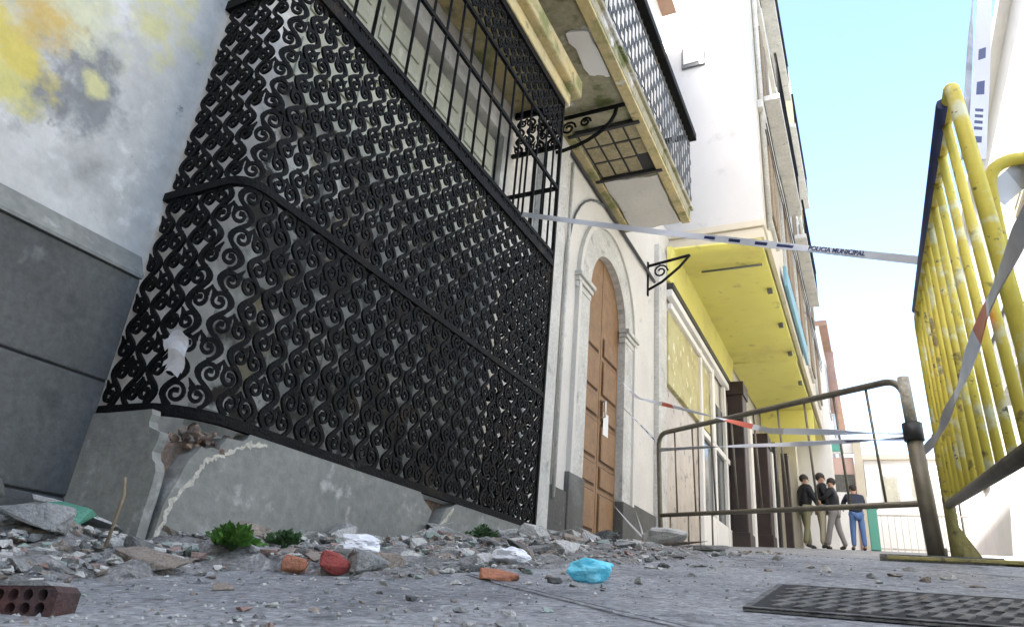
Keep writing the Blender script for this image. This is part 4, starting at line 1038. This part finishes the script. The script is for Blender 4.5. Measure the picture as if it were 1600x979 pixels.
slab_piece('plank', -1.05, 4.3, (.42, .05, .014), M['rub_brown'], 'long narrow grey board lying on the far right of the heap', 'board', (0, .0, -.75), 25, .03)
slab_piece('plank', -.85, 3.7, (.30, .035, .014), M['rub_grey'], 'short dusty board in front of the longer one', 'board', (0, .05, -.6), 26, .0)
slab_piece('stone_block', -1.22, 4.75, (.16, .1, .09), M['rub_pale'], 'pale square stone block behind the grey barrier rail', 'block', (0, .0, .3), 27, .0)
# crumpled paper / bags
def crumple(x, y, s, mt, label, cat, name, seed, zoff=0, flat=.5):
    bm = bmesh.new(); bmesh.ops.create_icosphere(bm, subdivisions=4, radius=1)
    for v in bm.verts:
        n_ = v.co.copy(); k = 1 + .45 * noise.noise(n_ * 1.6 + Vector((seed, 0, 0))) + .22 * abs(noise.noise(n_ * 4.5 + Vector((0, seed, 0))))
        v.co = Vector((n_.x * k * s[0], n_.y * k * s[1], n_.z * k * s[2]))
    mz = min(v.co.z for v in bm.verts); o = obj(name, bm, mt, None, False); o.location = (x, y, G(y) + heap(x, y) - mz - .01 + zoff)
    return tag(o, label, cat)
crumple(-1.28, 1.62, (.07, .04, .026), M['paper'], 'white crumpled plastic bag on the rubble behind the red brick', 'bag', 'plastic_bag', 3, .01)
crumple(-.97, 1.95, (.055, .035, .022), M['paper'], 'white torn paper in the rubble above the flat orange brick', 'paper', 'paper_scrap', 7, .005)
crumple(-.72, 1.82, (.035, .02, .012), M['rub_pale'], 'off white paper scrap just behind the blue wrapper', 'paper', 'paper_scrap', 9, .0)
crumple(-.61, 1.66, (.052, .034, .026), M['cyan'], 'bright sky blue crumpled plastic wrapper lying on the street in front of the rubble', 'wrapper', 'plastic_wrapper', 14, .006)
# upright stick
bm = bmesh.new(); tube(bm, [(-1.70, 1.17, G(1.17) + .05), (-1.695, 1.175, .19), (-1.705, 1.17, .235)], [.0045, .004, .003], 6)
top('stick', bm, M['stick'], 'short dark stick standing upright in the rubble near the plinth corner', 'stick', (-1.70, 1.17, G(1.17) + .05))
# perforated brick in the near left corner
bm = bmesh.new()
hol = [[(hx + .013 * math.cos(a), hz + .013 * math.sin(a)) for a in [2 * math.pi * k / 12 for k in range(12)]] for hx in (-.085, -.047, -.009, .029, .067) for hz in (-.014, .014)]
prism(bm, [(-.12, -.033), (.10, -.033), (.105, .02), (.09, .033), (-.12, .033)], 1, -.035, .035, holes=hol)
bm.transform(Matrix.Rotation(R(16), 4, 'Z') @ Matrix.Rotation(R(-4), 4, 'Y'))
o = obj('brick', bm, M['red_dark']); o.scale = (.62, .62, .62); o.location = (-1.085, .655, G(.655) + .014); tag(o, 'perforated dark red brick filling the bottom left corner of the picture', 'brick')
bm = bmesh.new(); prism(bm, [(-.12, .0336), (.085, .0336), (.06, .043), (-.12, .045)], 1, -.036, .034)
bm.transform(Matrix.Rotation(R(16), 4, 'Z') @ Matrix.Rotation(R(-4), 4, 'Y'))
m_ = obj('mortar', bm, M['rub_grey']); m_.parent = o
# weed
def weed(x, y, z, r_, n_, mt, label):
    t = thing('weed', label, 'plant', (x, y, z)); bm = bmesh.new()
    for k in range(n_):
        a = random.uniform(0, 6.28); e = random.uniform(.2, 1.3); l = r_ * random.uniform(.5, 1.1)
        d = Vector((math.cos(a) * math.cos(e), math.sin(a) * math.cos(e), math.sin(e))) * l
        base = Vector((x, y, z)) + Vector((random.uniform(-.4, .4) * r_, random.uniform(-.4, .4) * r_, 0)); p = base + d
        s = random.uniform(.006, .012); u = d.orthogonal().normalized() * s; w_ = d.normalized() * s * 1.4
        u = Matrix.Rotation(random.uniform(0, 6), 3, d) @ u
        vs = [bm.verts.new(p - w_), bm.verts.new(p + u * .8), bm.verts.new(p + w_ + Vector((0, 0, -.003))), bm.verts.new(p - u * .8)]; bm.faces.new(vs)
    obj('leaves', bm, mt, t)
    bm = bmesh.new()
    for k in range(n_ // 8):
        a = random.uniform(0, 6.28); tube(bm, [(x, y, z - .02), (x + math.cos(a) * r_ * .4, y + math.sin(a) * r_ * .4, z + r_ * .5)], .0015, 3)
    obj('stem', bm, M['leaf_dark'], t)
weed(-1.52, 1.40, G(1.4) + .05, .055, 380, M['leaf'], 'bright green weed growing at the foot of the plinth')
weed(-1.55, 1.62, G(1.62) + .045, .045, 150, M['leaf_dark'], 'dark dry weed just right of the bright green one')
weed(-1.62, 2.95, G(2.95) + .04, .06, 200, M['leaf_dark'], 'dark weed in the rubble under the V shaped break in the plinth')
# paper caught in the cage
bm = bmesh.new()
import itertools
gu = 9; vv = {}
for i in range(gu):
    for j in range(gu):
        u, v = i / (gu - 1), j / (gu - 1)
        vv[i, j] = bm.verts.new((-2.035 + .11 * u + .012 * math.sin(v * 5), 1.405 - .018 * noise.noise(Vector((u * 3, v * 3, 1))) - .006, .605 + .145 * v + .02 * math.sin(u * 4) ))
for i, j in itertools.product(range(gu - 1), repeat=2):
    if (i, j) in ((0, 0), (0, 1), (1, 0), (0, 7), (0, 4), (7, 0), (0, 3)): continue
    bm.faces.new((vv[i, j], vv[i + 1, j], vv[i + 1, j + 1], vv[i, j + 1]))
bmesh.ops.solidify(bm, geom=bm.faces[:], thickness=.0015)
top('paper_sheet', bm, M['paper'], 'torn white paper stuck in the low corner of the iron cage', 'paper', (-1.98, 1.4, .605))
# drain grating in the street
dr = thing('drain_grate', 'dark cast iron drain grating set in the street at bottom right', 'drain', (.15, 1.6, G(1.6)))
gx0, gx1, gy0, gy1 = -.21, .95, 1.32, 1.84
def gz(y): return G(y)
def slopebox(bm, x0, x1, y0, y1, h0, h1):
    vs = [bm.verts.new((x, y, G(y) + h)) for x in (x0, x1) for y in (y0, y1) for h in (h0, h1)]
    for f in [(0, 1, 3, 2), (4, 6, 7, 5), (0, 4, 5, 1), (2, 3, 7, 6), (0, 2, 6, 4), (1, 5, 7, 3)]: bm.faces.new([vs[i] for i in f])
bm = bmesh.new()
slopebox(bm, gx0, gx1, gy0, gy1, .006, .0075); obj('pit', bm, M['pit'], dr)
bm = bmesh.new()
for a in ((gx0, gx1, gy0, gy0 + .012), (gx0, gx1, gy1 - .012, gy1), (gx0, gx0 + .012, gy0 + .013, gy1 - .013), (gx1 - .012, gx1, gy0 + .013, gy1 - .013)): slopebox(bm, *a, .002, .009)
obj('rim', bm, M['grate'], dr)
bm = bmesh.new()
nx2 = 31
for i in range(nx2):
    for j in range(5):
        x = gx0 + .04 + (gx1 - gx0 - .1) * i / nx2; y = gy0 + .04 + (gy1 - gy0 - .08) * j / 5; y1_ = y + .075; sk = .02
        vs = [bm.verts.new((xx, yy, G(yy) + hh)) for hh in (.0078, .0105) for xx, yy in ((x, y), (x + .016, y), (x + .016 + sk, y1_), (x + sk, y1_))]
        for f in ((0, 1, 2, 3), (7, 6, 5, 4), (0, 4, 5, 1), (1, 5, 6, 2), (2, 6, 7, 3), (3, 7, 4, 0)): bm.faces.new([vs[q] for q in f])
for j in range(1, 5):
    y = gy0 + .04 + (gy1 - gy0 - .08) * j / 5 - .016; slopebox(bm, gx0 + .031, gx1 - .031, y, y + .012, .0078, .0108)
obj('grating', bm, M['grate'], dr)
# street joint line
bm = bmesh.new()
jp = dens([(-.93, 1.62), (-.7, 1.42), (-.45, 1.22), (-.2, 1.02), (.1, .8)], 6, .004)
for (a, b) in zip(jp, jp[1:]):
    vs = [bm.verts.new((a[0] - .004, a[1] - .003, G(a[1]) + .006)), bm.verts.new((a[0] + .004, a[1] + .003, G(a[1]) + .006)), bm.verts.new((b[0] + .004, b[1] + .003, G(b[1]) + .006)), bm.verts.new((b[0] - .004, b[1] - .003, G(b[1]) + .006))]
    bm.faces.new(vs)
tag(obj('street_joint', bm, M['joint']), kind='structure')
